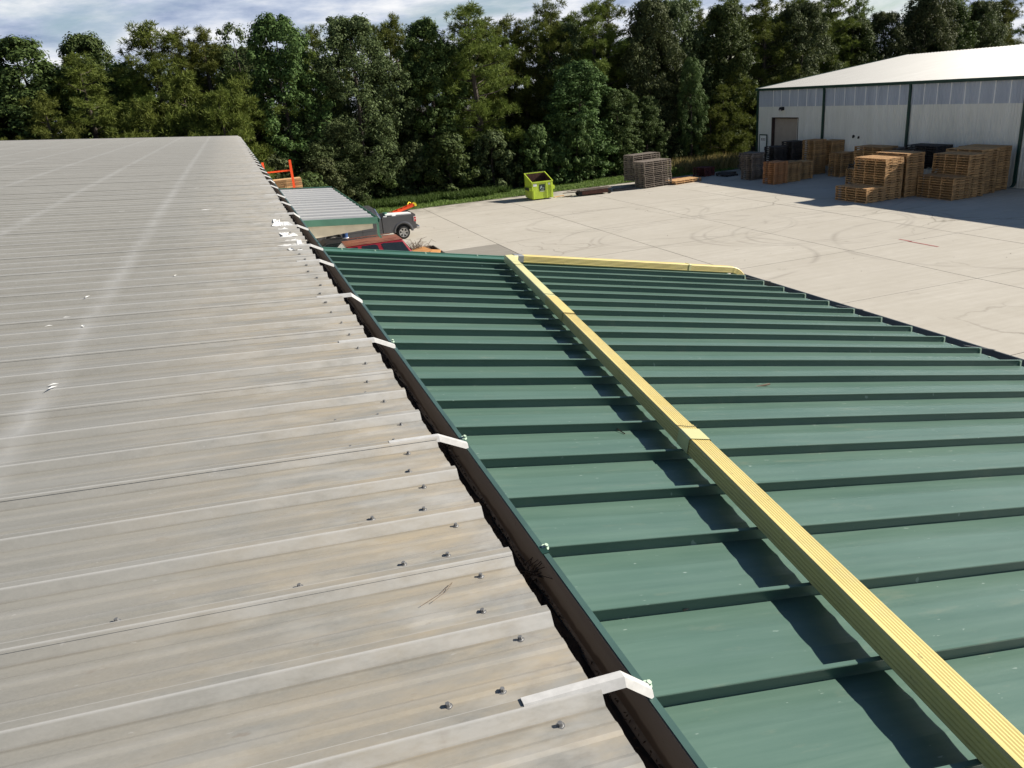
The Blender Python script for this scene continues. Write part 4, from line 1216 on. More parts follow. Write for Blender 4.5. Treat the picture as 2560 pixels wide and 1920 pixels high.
def arch(xc, zc, r, n=10):
    """points of a wheel arch, left to right over the top"""
    return [(xc - r * math.cos(math.pi * k / n), zc + r * math.sin(math.pi * k / n)) for k in range(n + 1)]

# ---- pickup: local x = 0 at front bumper, length 5.75, y 0 near side, +y across
tk = thing('pickup_truck', 'dark grey pickup truck loaded with white panels, parked beyond the canopy', 'truck', (3.02, 42.02, 0))
TLn, TWd = 5.70, 1.92
fx, rx, wz, wr = 1.14, 4.83, .345, .345
SZ = 1.0
# cab + front body lower profile
low = [(.05, .42), (fx - .44, .42)] + arch(fx, wz + .04, .44) + [(fx + .44, .36), (3.72, .36), (3.72, 1.20), (2.15, 1.20), (1.45, 1.14), (.22, 1.06), (.04, .92), (.0, .62)]
g = MB(); g.prism(low, .0, TWd); g.build('body', MAT['truck'], tk, bevel=.03)
# greenhouse
def taper(poly0, poly1, y0, y1, ins):
    return [[(x, y0, z) for x, z in poly0], [(x, y0 + ins, z) for x, z in poly1], [(x, y1 - ins, z) for x, z in poly1], [(x, y1, z) for x, z in poly0]]
g = MB()
b0 = [(1.50, 1.20), (3.70, 1.20)]; b1 = [(2.28, 1.76), (3.42, 1.76)]
vs = [(1.50, .03, 1.195), (3.70, .03, 1.195), (3.70, TWd - .03, 1.195), (1.50, TWd - .03, 1.195), (2.30, .20, 1.74), (3.46, .20, 1.74), (3.46, TWd - .20, 1.74), (2.30, TWd - .20, 1.74)]
g.add(vs, [(0, 1, 5, 4), (1, 2, 6, 5), (2, 3, 7, 6), (3, 0, 4, 7), (4, 5, 6, 7)])
g.build('cab', MAT['truck'], tk, bevel=.04)
g = MB(); g.add([(2.32, .20, 1.742), (3.44, .20, 1.742), (3.44, TWd - .2, 1.742), (2.32, TWd - .2, 1.742), (2.44, .26, 1.775), (3.34, .26, 1.775), (3.34, TWd - .26, 1.775), (2.44, TWd - .26, 1.775)], [(0, 1, 5, 4), (1, 2, 6, 5), (2, 3, 7, 6), (3, 0, 4, 7), (4, 5, 6, 7)])
g.build('roof', MAT['truck'], tk, bevel=.02)
def side_quad(pts, off=.012):
    """glass on the sloping near side of the cab; pts (x,z)"""
    out = []
    for x, z in pts:
        y = .03 + (z - 1.195) / (1.74 - 1.195) * .17 - off
        out.append((x, y, z))
    return out
g = MB(); q_ = side_quad([(1.95, 1.23), (2.62, 1.23), (2.62, 1.66), (2.38, 1.66)]); g.add(q_, [(0, 1, 2, 3)]); g.build('window', MAT['glass'], tk, fix=False)
g = MB(); q_ = side_quad([(2.72, 1.23), (3.38, 1.23), (3.28, 1.62), (3.18, 1.66), (2.72, 1.66)]); g.add(q_, [(0, 1, 2, 3, 4)]); g.build('window', MAT['glass'], tk, fix=False)
g = MB(); g.add([(1.60, .16, 1.25), (1.60, TWd - .16, 1.25), (2.24, TWd - .28, 1.70), (2.24, .28, 1.70)], [(0, 1, 2, 3)])
for i_, v in enumerate(list(g.v)): g.v[i_] = (v[0] - .012, v[1], v[2] + .012)
g.build('windshield', MAT['glass'], tk, fix=False)
g = MB(); g.add([(3.665, .22, 1.27), (3.665, TWd - .22, 1.27), (3.49, TWd - .30, 1.66), (3.49, .30, 1.66)], [(0, 1, 2, 3)])
for i_, v in enumerate(list(g.v)): g.v[i_] = (v[0] + .012, v[1], v[2] + .008)
g.build('rear_window', MAT['glass'], tk, fix=False)
# pale strip up the rear edge of the cab
g = MB(); g.bar((3.70, .06, 1.22), (3.47, .19, 1.73), .05, .02, (0, -1, .3)); g.build('cab_edge', MAT['chrome'], tk)
# bed: two sides with arch, floor, front wall, tailgate
bedp = [(3.77, .40), (rx - .43, .40)] + arch(rx, wz + .05, .43) + [(rx + .43, .44), (5.52, .50), (5.56, 1.22), (5.50, 1.25), (3.77, 1.25)]
for y0, y1 in ((0, .10), (TWd - .10, TWd)):
    g = MB(); g.prism(bedp, y0, y1); g.build('bed_side', MAT['truck'], tk, bevel=.02)
g = MB(); g.box((3.78, .10, .62), (5.5, TWd - .10, .68)); g.box((3.78, .10, .68), (3.84, TWd - .1, 1.22)); g.build('bed_liner', MAT['black'], tk)
g = MB(); g.box((5.49, .10, .52), (5.57, TWd - .10, 1.23)); g.build('tailgate', MAT['truck'], tk, bevel=.015)
g = MB(); g.box((3.715, .02, .42), (3.775, TWd - .02, 1.15)); g.build('cab_gap', MAT['black'], tk)
for xc in (fx, rx):
    g = MB(); ri = []
    for k in range(13):
        a = math.pi * k / 12
        ri.append([(xc - r_ * math.cos(a), y_, wz + .05 + r_ * math.sin(a)) for r_, y_ in ((.425, -.004), (.445, -.03), (.50, -.026), (.56, .004))])
    g.loft(ri, closed=False); g.build('wheel_flare', MAT['truck'], tk, smooth=True)
    g = MB(); g.box((xc - .5, .16, .45), (xc + .5, .5, .9)); g.build('wheel_well', MAT['black'], tk)
for xc in (fx, rx):
    wheel(tk, xc, .0, wz, wr, .24, .24); wheel(tk, xc, TWd - .24, wz, wr, .24, .24)
g = MB(); g.box((5.45, -.012, .86), (5.57, .03, 1.12)); lamp = g.build('tail_lamp', MAT['lamp_red'], tk, bevel=.015)
g = MB(); g.box((5.44, -.016, .86), (5.455, .03, 1.13)); g.box((5.455, -.016, 1.10), (5.575, .03, 1.135)); g.box((5.455, -.016, .975), (5.56, -.013, 1.005)); g.build('lens', MAT['lamp_white'], lamp)
g = MB(); g.box((5.45, TWd - .03, .86), (5.57, TWd + .012, 1.12)); g.build('tail_lamp', MAT['lamp_red'], tk)
g = MB(); g.box((5.56, .05, .44), (5.74, TWd - .05, .62)); g.build('bumper', MAT['chrome'], tk, bevel=.04)
g = MB(); g.box((-.06, .06, .42), (.10, TWd - .06, .64)); g.build('bumper', MAT['chrome'], tk, bevel=.04)
g = MB(); g.box((3.28, -.014, 1.03), (3.45, .004, 1.06)); g.build('door_handle', MAT['chrome'], tk)
g = MB(); g.box((2.66, -.003, .45), (2.672, .002, 1.19)); g.box((1.72, -.003, .45), (1.732, .002, 1.15)); g.box((1.72, -.003, .62), (3.70, .003, .632)); g.build('door_gap', MAT['black'], tk)
g = MB(); g.box((-.006, .06, .72), (.03, .36, .92)); g.box((-.006, TWd - .36, .72), (.03, TWd - .06, .92)); g.build('headlamp', MAT['lamp_white'], tk)
g = MB(); g.cyl((.28, -.004, .60), .07, .02, 'y', 14); g.build('fog_lamp', MAT['black'], tk)
# load in the bed
g = MB(); g.bar((3.02 + 4.0, 42.35, 1.33), (3.02 + 5.4, 42.45, 1.25), .22, .07)
tag(g.build('white_gutter_length', MAT['white'], bevel=.008), 'long white length of guttering lying along the near side of the pickup bed', 'guttering')
g = MB(); g.bar((3.02 + 4.05, 42.62, 1.36), (3.02 + 5.35, 42.72, 1.27), .22, .05)
tag(g.build('white_gutter_length', MAT['white'], bevel=.008), 'second white length of guttering deeper in the pickup bed', 'guttering')
for i, (x, y) in enumerate(((3.02 + 3.98, 42.28), (3.02 + 4.45, 42.24))):
    g = MB(); g.box((x - .10, y - .06, 1.02), (x + .08, y + .10, 1.285)); tag(g.build('white_box', MAT['white'], bevel=.015), ('white carton in the pickup bed next to the cab', 'small white carton in the middle of the pickup bed')[i], 'carton')
g = MB(); g.cyl((3.02 + 4.03, 42.55, 1.0), .15, .44, 'z', 14, r1=.12)
tag(g.build('green_jug', MAT['green_trim'], smooth=False), 'dark green jug standing in the front of the pickup bed', 'jug')
ld = thing('orange_ladder', 'orange ladder with yellow end caps sticking out over the pickup tailgate', 'ladder', (8.2, 43.0, 1.25))
for dy_ in (-.20, .20):
    g = MB(); g.bar((-.75, dy_, .02), (.55, dy_, .36), .05, .12); g.build('rail', MAT['orange'], ld)
    g = MB(); g.bar((.55, dy_, .36), (.66, dy_, .39), .08, .15); g.build('end_cap', MAT['yellow_tie'], ld)
for k in range(5):
    t2 = -.6 + k * .27; g = MB(); g.bar((t2, -.20, .06 + (t2 + .75) * .262), (t2, .20, .06 + (t2 + .75) * .262), .05, .05); g.build('rung', MAT['orange'], ld)
g = MB(); g.tube([(.2, -.1, .42), (.3, .0, .52), (.42, .05, .46)], .03, 6); g.build('webbing', MAT['yellow_tie'], ld)

# ---- red SUV (only the upper body rises above the green roof)
sv = thing('red_suv', 'red wagon with a sun-peeled brown roof parked behind the green roof', 'car', (1.75, 31.05, 0))
SWd = 1.78
sv.scale = (1, 1, 1.035)
low = [(.05, .40), (.55, .40)] + arch(.95, .36, .38) + [(1.4, .34), (3.0, .34)] + arch(3.48, .36, .38) + [(3.95, .42), (4.35, .48), (4.42, .80), (4.38, 1.14), (1.25, 1.12), (.25, 1.0), (.03, .80)]
g = MB(); g.prism(low, 0, SWd); g.build('body', MAT['suv'], sv, bevel=.03)
vs = [(1.15, .02, 1.10), (4.37, .02, 1.12), (4.37, SWd - .02, 1.12), (1.15, SWd - .02, 1.10), (1.80, .17, 1.72), (3.98, .17, 1.74), (3.98, SWd - .17, 1.74), (1.80, SWd - .17, 1.72)]
g = MB(); g.add(vs, [(0, 1, 5, 4), (1, 2, 6, 5), (2, 3, 7, 6), (3, 0, 4, 7), (4, 5, 6, 7)])
g.build('pillars', MAT['suv'], sv, bevel=.04)
g = MB(); nx_, ny_ = 12, 8; vs, fs = [], []
for i in range(nx_ + 1):
    for j in range(ny_ + 1):
        u, v = i / nx_, j / ny_
        vs.append((1.77 + 2.23 * u, .16 + (SWd - .32) * v, 1.727 + .012 * u + .035 * (1 - (2 * u - 1) ** 4) * (1 - (2 * v - 1) ** 4)))
for i in range(nx_):
    for j in range(ny_):
        a = i * (ny_ + 1) + j; fs.append((a, a + ny_ + 1, a + ny_ + 2, a + 1))
g.add(vs, fs); g.build('roof', MAT['suv_roof'], sv, smooth=True)
for y0 in (.24, SWd - .28):
    g = MB(); g.box((2.0, y0, 1.795), (3.75, y0 + .04, 1.82)); g.build('roof_rail', MAT['suv_roof'], sv)
def squad(pts, off=.012):
    return [(x, .02 + (z - 1.10) / .62 * .15 - off, z) for x, z in pts]
for pts in ([(1.55, 1.15), (2.20, 1.15), (2.20, 1.67), (1.93, 1.67)], [(2.36, 1.15), (3.10, 1.15), (2.98, 1.63), (2.88, 1.68), (2.36, 1.68)], [(3.30, 1.15), (4.25, 1.15), (3.98, 1.64), (3.22, 1.69), (3.12, 1.66)]):
    g = MB(); g.add(squad(pts), [tuple(range(len(pts)))]); g.build('window', MAT['glass'], sv, fix=False)
g = MB(); g.add([(4.385, .12, 1.16), (4.385, SWd - .12, 1.16), (4.01, SWd - .22, 1.70), (4.01, .22, 1.70)], [(0, 1, 2, 3)]); g.build('rear_window', MAT['glass'], sv, fix=False)
g = MB(); g.add([(1.18, .12, 1.15), (1.18, SWd - .12, 1.15), (1.78, SWd - .22, 1.70), (1.78, .22, 1.70)], [(0, 1, 2, 3)]); g.build('windshield', MAT['glass'], sv, fix=False)
for xc in (.95, 3.48): wheel(sv, xc, .0, .33, .33, .22, .21, 5); wheel(sv, xc, SWd - .22, .33, .33, .22, .21, 5)
for y0 in (.02, SWd - .14):
    g = MB(); g.box((4.37, y0, .86), (4.44, y0 + .12, 1.12)); g.build('tail_lamp', MAT['lamp_red'], sv)
g = MB(); g.box((4.34, .02, .42), (4.52, SWd - .02, .62)); g.build('bumper', MAT['suv'], sv, bevel=.03)

# ---- black sedan between the wagon and the pickup
sd_ = thing('black_sedan', 'low black car half hidden between the red wagon and the pickup', 'car', (1.2, 35.2, 0))
low = [(.05, .34), (.48, .34)] + arch(.85, .32, .35) + [(1.25, .30), (3.15, .30)] + arch(3.55, .32, .35) + [(4.0, .36), (4.5, .42), (4.56, .72), (4.45, .96), (3.6, 1.0), (1.25, .98), (.2, .82), (.02, .6)]
g = MB(); g.prism(low, 0, 1.72); g.build('body', MAT['black'], sd_, bevel=.04)
vs = [(1.15, .03, .97), (3.85, .03, .99), (3.85, 1.69, .99), (1.15, 1.69, .97), (1.95, .20, 1.36), (3.05, .20, 1.36), (3.05, 1.52, 1.36), (1.95, 1.52, 1.36)]
g = MB(); g.add(vs, [(0, 1, 5, 4), (1, 2, 6, 5), (2, 3, 7, 6), (3, 0, 4, 7), (4, 5, 6, 7)]); g.build('cabin', MAT['black'], sd_, bevel=.05)
g = MB(); g.add([(1.55, .045, 1.02), (3.45, .055, 1.02), (2.95, .165, 1.32), (2.0, .165, 1.32)], [(0, 1, 2, 3)]); g.build('window', MAT['glass'], sd_, fix=False)
for xc in (.85, 3.55): wheel(sd_, xc, .0, .31, .31, .2, .2, 5); wheel(sd_, xc, 1.52, .31, .31, .2, .2, 5)
bk = thing('blue_bucket', 'blue and white bucket standing on the roof of the black car', 'bucket', (4.10, 36.2, 1.362))
g = MB(); g.cyl((0, 0, 0), .12, .30, 'z', 16, r1=.15); g.build('pail', MAT['blue'], bk)
g = MB(); g.cyl((.01, 0, .30), .145, .10, 'z', 12, r1=.10); g.build('white_rag', MAT['white'], bk)
g = MB(); g.cyl((0, 0, -.001), .16, .02, 'z', 16); g.build('white_base', MAT['white'], bk)

# ---- small trailer with brush and cardboard
tr = thing('utility_trailer', 'dark box trailer with brush and cardboard behind the red wagon', 'trailer', (6.55, 31.2, 0))
g = MB(); g.box((0, 0, .38), (1.12, 3.2, .44)); g.build('deck', MAT['black'], tr)
for a, b in (((0, 0, .44), (.05, 3.2, .82)), ((1.07, 0, .44), (1.12, 3.2, .82)), ((.05, 3.15, .44), (1.07, 3.2, .82)), ((.05, 0, .44), (1.07, .05, .82))):
    g = MB(); g.box(a, b); g.build('side_rail', MAT['bark'], tr)
for y0 in (1.4,):
    for x in (-.22, 1.14):
        g = MB(); g.cyl((x, y0, .30), .30, .18, 'x', 18); g.build('wheel', MAT['tyre'], tr)
cb = []
for i, (x, y, w_, d_, h_, a, z) in enumerate(((.30, 1.95, .70, .80, .46, .25, .46), (.76, 1.55, .42, .66, .40, -.3, .46))):
    g = MB(); g.box((-w_ / 2, -d_ / 2, 0), (w_ / 2, d_ / 2, h_)); o = g.build('cardboard_box', MAT['cardboard'], bevel=.01)
    o.location = (6.55 + x, 31.2 + y, z); o.rotation_euler = (.08, -.1 if i == 0 else .12, a)
    tag(o, ('large brown cardboard box lying in the dark trailer', 'smaller brown cardboard box leaning in the dark trailer corner')[i], 'cardboard box')
g = MB(); r_ = random.Random(5)
for k in range(70):
    p = Vector((6.66 + r_.uniform(0, .38), 33.85 + r_.uniform(-.4, .4), .70))
    a = r_.uniform(0, 6.28); l = r_.uniform(.3, .75); d = Vector((math.cos(a) * .6, math.sin(a) * .5, r_.uniform(.3, 1.0)))
    q_ = p + d * l; e_2 = q_ + Vector((math.cos(a + .8) * .25, math.sin(a + .8) * .2, r_.uniform(-.25, .1)))
    g.tube([p, p + d * l * .5 + Vector((r_.uniform(-.06, .06), r_.uniform(-.06, .06), .05)), q_, e_2], [.011, .009, .007, .004], 4)
tag(g.build('brush_pile', MAT['branch']), 'tangle of dry grey branches piled in the dark trailer', 'branches')

# ================================================================== TREES
def unit(n):
    v = rng.normal(0, 1, (n, 3)); return v / np.linalg.norm(v, axis=1)[:, None]
def leaves(centres, spread, per, size, flat=0.6):
    k = len(centres)
    c = np.repeat(centres, per, axis=0)
    s = np.repeat(spread, per)[:, None]
    d = unit(k * per)
    rad = rng.uniform(0, 1, (k * per, 1)) ** 0.45
    p = c + d * rad * s * np.array([1, 1, .75])
    nrm_ = d * 1.25 + unit(k * per) * .55 + np.array([0, 0, flat]); nrm_ /= np.linalg.norm(nrm_, axis=1)[:, None]
    a = np.cross(nrm_, unit(k * per)); a /= np.linalg.norm(a, axis=1)[:, None]
    b = np.cross(nrm_, a)
    sz = (size * rng.uniform(.55, 1.25, k * per))[:, None]
    fold = nrm_ * sz * .22
    return np.stack([p - a * sz, p + b * sz * .55 + fold, p + a * sz, p - b * sz * .55 + fold], 1)
def crown_broad(h, r, base, clumps, per, size, seed, lobes=3, top=.0):
    """irregular broadleaf crown in metres, trunk at the origin"""
    global rng
    rng = np.random.default_rng(seed)
    n = clumps
    t = rng.uniform(0, 1, n) ** .85
    prof_ = np.clip(np.sin(np.pi * np.clip(.16 + t * .80, 0, 1)), 0, 1) ** .5 * (1 - .22 * t)
    ang = rng.uniform(0, 2 * np.pi, n)
    ph = rng.uniform(0, 6.28, 4)
    lump = 1 + .22 * np.sin(lobes * ang + ph[0] + t * 7) + .18 * np.sin(5 * ang + ph[1] - t * 11) + .12 * np.sin(t * 23 + ph[2])
    rad = r * prof_ * lump * rng.uniform(.45, 1.04, n) ** .5
    z = base + (h - base) * t
    c = np.stack([rad * np.cos(ang), rad * np.sin(ang), z], 1)
    sp = rng.uniform(.32, .75, n) * (r / 3) ** .5
    # a few leaders poke out of the top
    m = max(6, n // 14)
    la = rng.uniform(0, 6.28, m); lr = r * .35 * rng.uniform(0, 1, m)
    lead = np.stack([lr * np.cos(la), lr * np.sin(la), h + rng.uniform(-.9, .15, m)], 1)
    c = np.concatenate([c, lead]); sp = np.concatenate([sp, np.full(m, .30)])
    return np_mesh('crown', leaves(c, sp, per, size), 4)
def limb_mesh(h, r, base, seed, r0=.16, n=9):
    q = random.Random(seed); g = MB()
    g.tube([(0, 0, -.1), (q.uniform(-.15, .15), q.uniform(-.15, .15), h * .35), (q.uniform(-.3, .3), q.uniform(-.3, .3), h * .65), (q.uniform(-.2, .2), q.uniform(-.2, .2), h * .93)], [r0 * 1.25, r0, r0 * .62, r0 * .2], 7)
    for k in range(n):
        t = .18 + .7 * k / n; a = q.uniform(0, 6.28); l = r * q.uniform(.5, .9) * (1 - t * .45)
        z = base * .6 + h * t * .8
        g.tube([(0, 0, z), (math.cos(a) * l * .5, math.sin(a) * l * .5, z + l * .30), (math.cos(a) * l, math.sin(a) * l, z + l * .5)], [r0 * .35, r0 * .22, r0 * .08], 4)
    me = bpy.data.meshes.new('trunk'); me.from_pydata(g.v, [], g.f); me.materials.append(MAT['bark'])
    return me
def pine(h, r, base, seed, tufts=1000, bare=0.0, nl=.27, r0=.17):
    """crown of needle tufts on whorled, upswept branches; returns crown, trunk meshes"""
    global rng
    rng = np.random.default_rng(seed); q = random.Random(seed)
    g = MB()
    bend = (q.uniform(-.3, .3), q.uniform(-.3, .3))
    g.tube([(0, 0, -.1), (bend[0] * .3, bend[1] * .3, h * .4), (bend[0], bend[1], h * .75), (bend[0] * .8, bend[1] * .8, h * .97)], [r0 * 1.2, r0, r0 * .6, r0 * .15], 7)
    cs_, dirs = [], []
    nb = int(38 * h / 12)
    for k in range(nb):
        t = (k + q.random()) / nb
        z = base + (h - base) * t
        l = r * (math.sin(math.pi * min(1, .18 + .80 * t)) ** .8) * q.uniform(.55, 1.12) * (1 - .30 * t) + .2
        if q.random() < bare: l *= .35
        a = k * 2.4 + q.uniform(-.5, .5)
        up_ = .25 + .5 * t
        bx_, by_ = bend[0] * t, bend[1] * t
        p0_ = Vector((bx_, by_, z)); pm = p0_ + Vector((math.cos(a) * l * .55, math.sin(a) * l * .55, l * up_ * .25)); p1 = p0_ + Vector((math.cos(a) * l, math.sin(a) * l, l * up_ * .75))
        g.tube([p0_, pm, p1], [r0 * .28, r0 * .18, r0 * .07], 4)
        m = max(6, int(tufts / nb * (l / r) ** .8 * 1.25))
        for j in range(m):
            s_ = q.uniform(.38, 1.03) ** .7
            b_ = p0_.lerp(pm, s_ * 2) if s_ < .5 else pm.lerp(p1, s_ * 2 - 1)
            sp = .16 + .34 * (l / max(r, .1)) * (.4 + .6 * s_)
            if j % 9 == 0:
                kc = Vector((b_.x + q.gauss(0, sp * 1.1), b_.y + q.gauss(0, sp * 1.1), b_.z + q.uniform(-.05, .35)))
            e3 = Vector((q.gauss(0, 1), q.gauss(0, 1), q.gauss(0, 1))).normalized() * .30 * q.uniform(.5, 1)
            cs_.append((kc.x + e3.x, kc.y + e3.y, kc.z + e3.z * .8))
            dirs.append((e3.x * 2.2 + math.cos(a) * .2, e3.y * 2.2 + math.sin(a) * .2, e3.z * 2.0 + .45))
    for j in range(26):
        cs_.append((bend[0] * .8 + q.gauss(0, .22), bend[1] * .8 + q.gauss(0, .22), h - abs(q.gauss(0, .5)) + .1)); dirs.append((0, 0, 1))
    cs_ = np.array(cs_); dirs = np.array(dirs)
    per = 15
    c = np.repeat(cs_, per, 0); d = np.repeat(dirs, per, 0) * .75 + unit(len(c)) * .95
    d /= np.linalg.norm(d, axis=1)[:, None]
    L = nl * rng.uniform(.7, 1.2, (len(c), 1))
    s = np.cross(d, unit(len(c))); s /= np.linalg.norm(s, axis=1)[:, None]
    wv = .026
    tri = np.stack([c - s * wv * .5, c + s * wv * .5, c + d * L + s * wv * .35, c + d * L - s * wv * .35], 1)
    me = bpy.data.meshes.new('trunk'); me.from_pydata(g.v, [], g.f); me.materials.append(MAT['bark'])
    return np_mesh('crown', tri, 4), me

BR, PI_ = [], []
for s_ in range(4):                                        # tall broadleaf, 12 m x 3 m
    BR.append((crown_broad(12, 2.9, 0.4, 380, 105, .106, 20 + s_, 3 + s_ % 2), limb_mesh(12, 2.9, 1.0, 20 + s_)))
BIG = [(crown_broad(12, 3.7, 0.3, 520, 90, .102, 40 + s_, 4), limb_mesh(12, 3.7, .8, 40 + s_)) for s_ in range(2)]
for s_ in range(5):
    PI_.append(pine(12, 2.35, (.8, 1.5, 3.0, 4.4, 2.0)[s_], 60 + s_, 2300, (.0, .1, .2, .25, .15)[s_]))
LOWP = [pine(6, 1.7, .3, 80 + s_, 1000, .0, .26, .10) for s_ in range(3)]
SHR = [(crown_broad(4, 1.7, 0.15, 110, 60, .125, 90 + s_, 3), limb_mesh(4, 1.7, .2, 90 + s_, .06, 6)) for s_ in range(3)]
SPARSE = (crown_broad(12, 1.9, 5.5, 70, 34, .10, 97, 3), limb_mesh(12, 2.2, 4, 97, .11, 16))
for grp, m in ((BR, 'leaf'), (BIG, 'leaf_grey'), (PI_, 'needle'), (LOWP, 'needle_lt'), (SHR, 'leaf'), ([SPARSE], 'leaf_grey')):
    for cme, tme in grp: cme.materials.append(MAT[m])
BRT = []
for cme, tme in BR[:3]:
    c2 = cme.copy(); c2.materials.clear(); c2.materials.append(MAT['leaf_bright']); BRT.append((c2, tme))
SHB = []
for cme, tme in SHR:
    c2 = cme.copy(); c2.materials.clear(); c2.materials.append(MAT['leaf_bright']); SHB.append((c2, tme))
SHG = []
for cme, tme in SHR:
    c2 = cme.copy(); c2.materials.clear(); c2.materials.append(MAT['leaf_grey']); SHG.append((c2, tme))
def tree(name, x, y, h, r, proto, ph, pr, label, cat, group=None):
    t = thing(name, label, cat, (x, y, -.02), random.uniform(0, 6.28), group)
    t.scale = (r / pr, r / pr, h / ph)
    for nm, me in (('crown', proto[0]), ('trunk', proto[1])):
        o = bpy.data.objects.new(nm, me); COL.objects.link(o); o.parent = t
    return t
GP, GB, GS = 'pines in the woods behind the yard', 'broadleaf trees in the woods behind the yard', 'undergrowth along the lawn'
LP = 'tall pine with tufted olive needles among the woods behind the yard'
LB = 'tall dark leafy tree among the woods behind the yard'
# front row, left to right: (kind, x, y, height, radius)
ROW = [('B', -19.5, 61, 12.6, 3.4), ('B', -15.6, 61.5, 13.0, 3.4), ('B', -11.6, 60.5, 12.5, 3.3), ('B', -8.3, 65, 12.9, 2.3), ('P', -8.0, 58.5, 11.0, 2.5), ('P', -10.2, 57, 8.9, 1.7), ('P', -5.6, 61, 9.8, 2.2),
       ('B', -6.0, 63, 10.8, 2.0), ('P', -3.8, 61.5, 12.9, 2.6), ('P', -2.2, 63, 12.5, 2.3), ('P', -0.4, 61.5, 12.3, 2.5), ('P', 1.0, 60, 9.6, 2.2), ('S', 1.5, 63, 13.0, 1.8), ('B', 4.1, 60.0, 13.0, 2.4), ('S', 2.6, 64, 11.5, 1.9),
       ('P', 6.5, 66, 11.6, 1.9), ('P', 7.4, 67, 12.3, 1.6), ('P', 11.9, 66, 12.2, 1.7), ('P', 13.4, 65, 12.5, 1.9), ('B', 14.9, 62, 12.1, 2.3), ('P', 16.0, 66, 12.0, 2.0), ('P', 18.3, 60.5, 12.6, 2.7), ('P', 20.6, 65, 12.0, 2.3),
       ('P', 22.8, 67, 12.2, 2.1), ('P', 24.0, 66, 11.7, 2.0), ('P', 25.8, 64.5, 13.0, 2.2), ('G', 27.2, 65, 11.6, 2.6), ('P', 29.3, 63, 12.5, 2.4), ('P', 31.2, 65, 12.9, 2.2), ('G', 33.4, 62.0, 12.6, 2.6), ('G', 36.6, 63.5, 12.6, 2.8),
       ('P', 38.4, 65, 13.3, 2.4), ('B', 40.4, 62, 12.0, 2.3), ('P', 42.6, 64.5, 12.7, 2.3), ('P', 45.4, 63.5, 12.8, 2.4), ('G', 48.6, 63, 11.8, 3.0), ('P', 51.0, 66, 12.3, 2.3), ('P', 54.2, 66, 12.8, 2.5), ('B', 57.0, 66, 10.7, 2.3), ('G', 60.5, 66, 10.9, 2.6),
       ('G', 64.6, 65, 12.4, 2.8), ('B', 68.2, 66, 11.4, 2.5), ('P', 70.6, 68, 12.0, 2.1), ('G', 73.5, 67, 11.4, 2.6)]
def where(x, y):
    zone = ((-99, 'past the far end of the grey roof'), (2.2, 'behind the orange rack and canopy'), (7.5, 'behind the pickup truck'), (12.5, 'behind the weedy lawn'), (17.5, 'behind the lime dumpster'),
            (23.0, 'behind the rusty skid'), (26.5, 'behind the weathered lawn stacks'), (31.5, 'behind the dry grass'), (38.5, 'behind the warehouse corner'), (48, 'behind the low end of the warehouse roof'), (58, 'behind the warehouse ridge'))
    z_ = [t for a, t in zone if x * 60 / y >= a][-1]
    return z_
ip = ib = ig = 0
for kind, x, y, h, r in ROW:
    if x < 5: h -= 0.3
    if kind == 'P':
        w_ = where(x, y); sz_ = 'broad ' if r > 2.35 else 'slender '
        tree('pine_tree', x, y, h, r * 1.18, PI_[ip % 5], 12, 2.35, sz_ + 'olive-green pine with tufted needles ' + w_, 'tree', sz_ + 'pines ' + w_); ip += 1
    elif kind == 'B':
        w_ = where(x, y)
        tree('leafy_tree', x, y, h, r * 1.15, BR[ib % 4], 12, 2.9, 'dark green leafy tree ' + w_, 'tree', 'leafy trees ' + w_); ib += 1
    elif kind == 'G':
        w_ = where(x, y)
        tree('oak_tree', x, y, h, r * 1.12, BIG[ig % 2], 12, 3.7, 'tall grey-green oak with small leaves ' + w_, 'tree', 'oaks ' + w_); ig += 1
    else:
        tree('bare_topped_tree', x, y, h, r, SPARSE, 12, 1.9, 'thin tree with a sparse twiggy top against the sky beyond the grey roof', 'tree', 'thin twiggy trees')
tree('oak_tree', 9.2, 60.5, 12.4, 3.6, BIG[0], 12, 3.7, 'broad grey-green oak standing right behind the pickup truck', 'tree')
tree('oak_tree', 6.6, 59.0, 6.0, 2.6, BIG[1], 12, 3.7, 'low dense oak filling the gap beyond the metal canopy', 'tree')
tree('gum_tree', 26.0, 59.6, 8.5, 2.9, BRT[0], 12, 2.9, 'bright green gum tree with lit leaves rising behind the lime dumpster', 'tree')
tree('gum_tree', 28.9, 59.0, 6.3, 2.0, BRT[1], 12, 2.9, 'bright green leafy tree right behind the weathered lawn stacks', 'tree')
tree('gum_tree', 31.8, 59.6, 5.6, 1.5, BRT[2], 12, 2.9, 'small bright green tree between the lawn stacks and the dry grass', 'tree')
tree('vine_tree', 35.6, 59.3, 8.1, 1.2, BRT[1], 12, 2.9, 'narrow dark tree wrapped in leaves near the warehouse corner', 'tree')
tree('dark_tree', 71.5, 57.0, 14.0, 2.8, PI_[2], 12, 2.35, 'dark pine rising beyond the far end of the warehouse ridge', 'tree')
for x, y, h, r in ((-11.8, 56.4, 5.6, 1.9), (-9.0, 56.0, 6.6, 1.6), (-6.6, 56.2, 6.9, 2.0), (-4.6, 56.0, 7.6, 1.9), (-2.6, 56.4, 6.9, 1.8), (-0.2, 56.0, 8.0, 2.0), (-14.5, 56.3, 6.2, 1.8), (-2.2, 57.4, 9.2, 2.1), (0.9, 57.6, 8.6, 1.9)):
    tree('young_pine', x, y, h, r, random.choice(LOWP), 6, 1.7, 'bushy yellow-green young pine showing over the far end of the grey roof', 'tree', 'young pines past the grey roof')
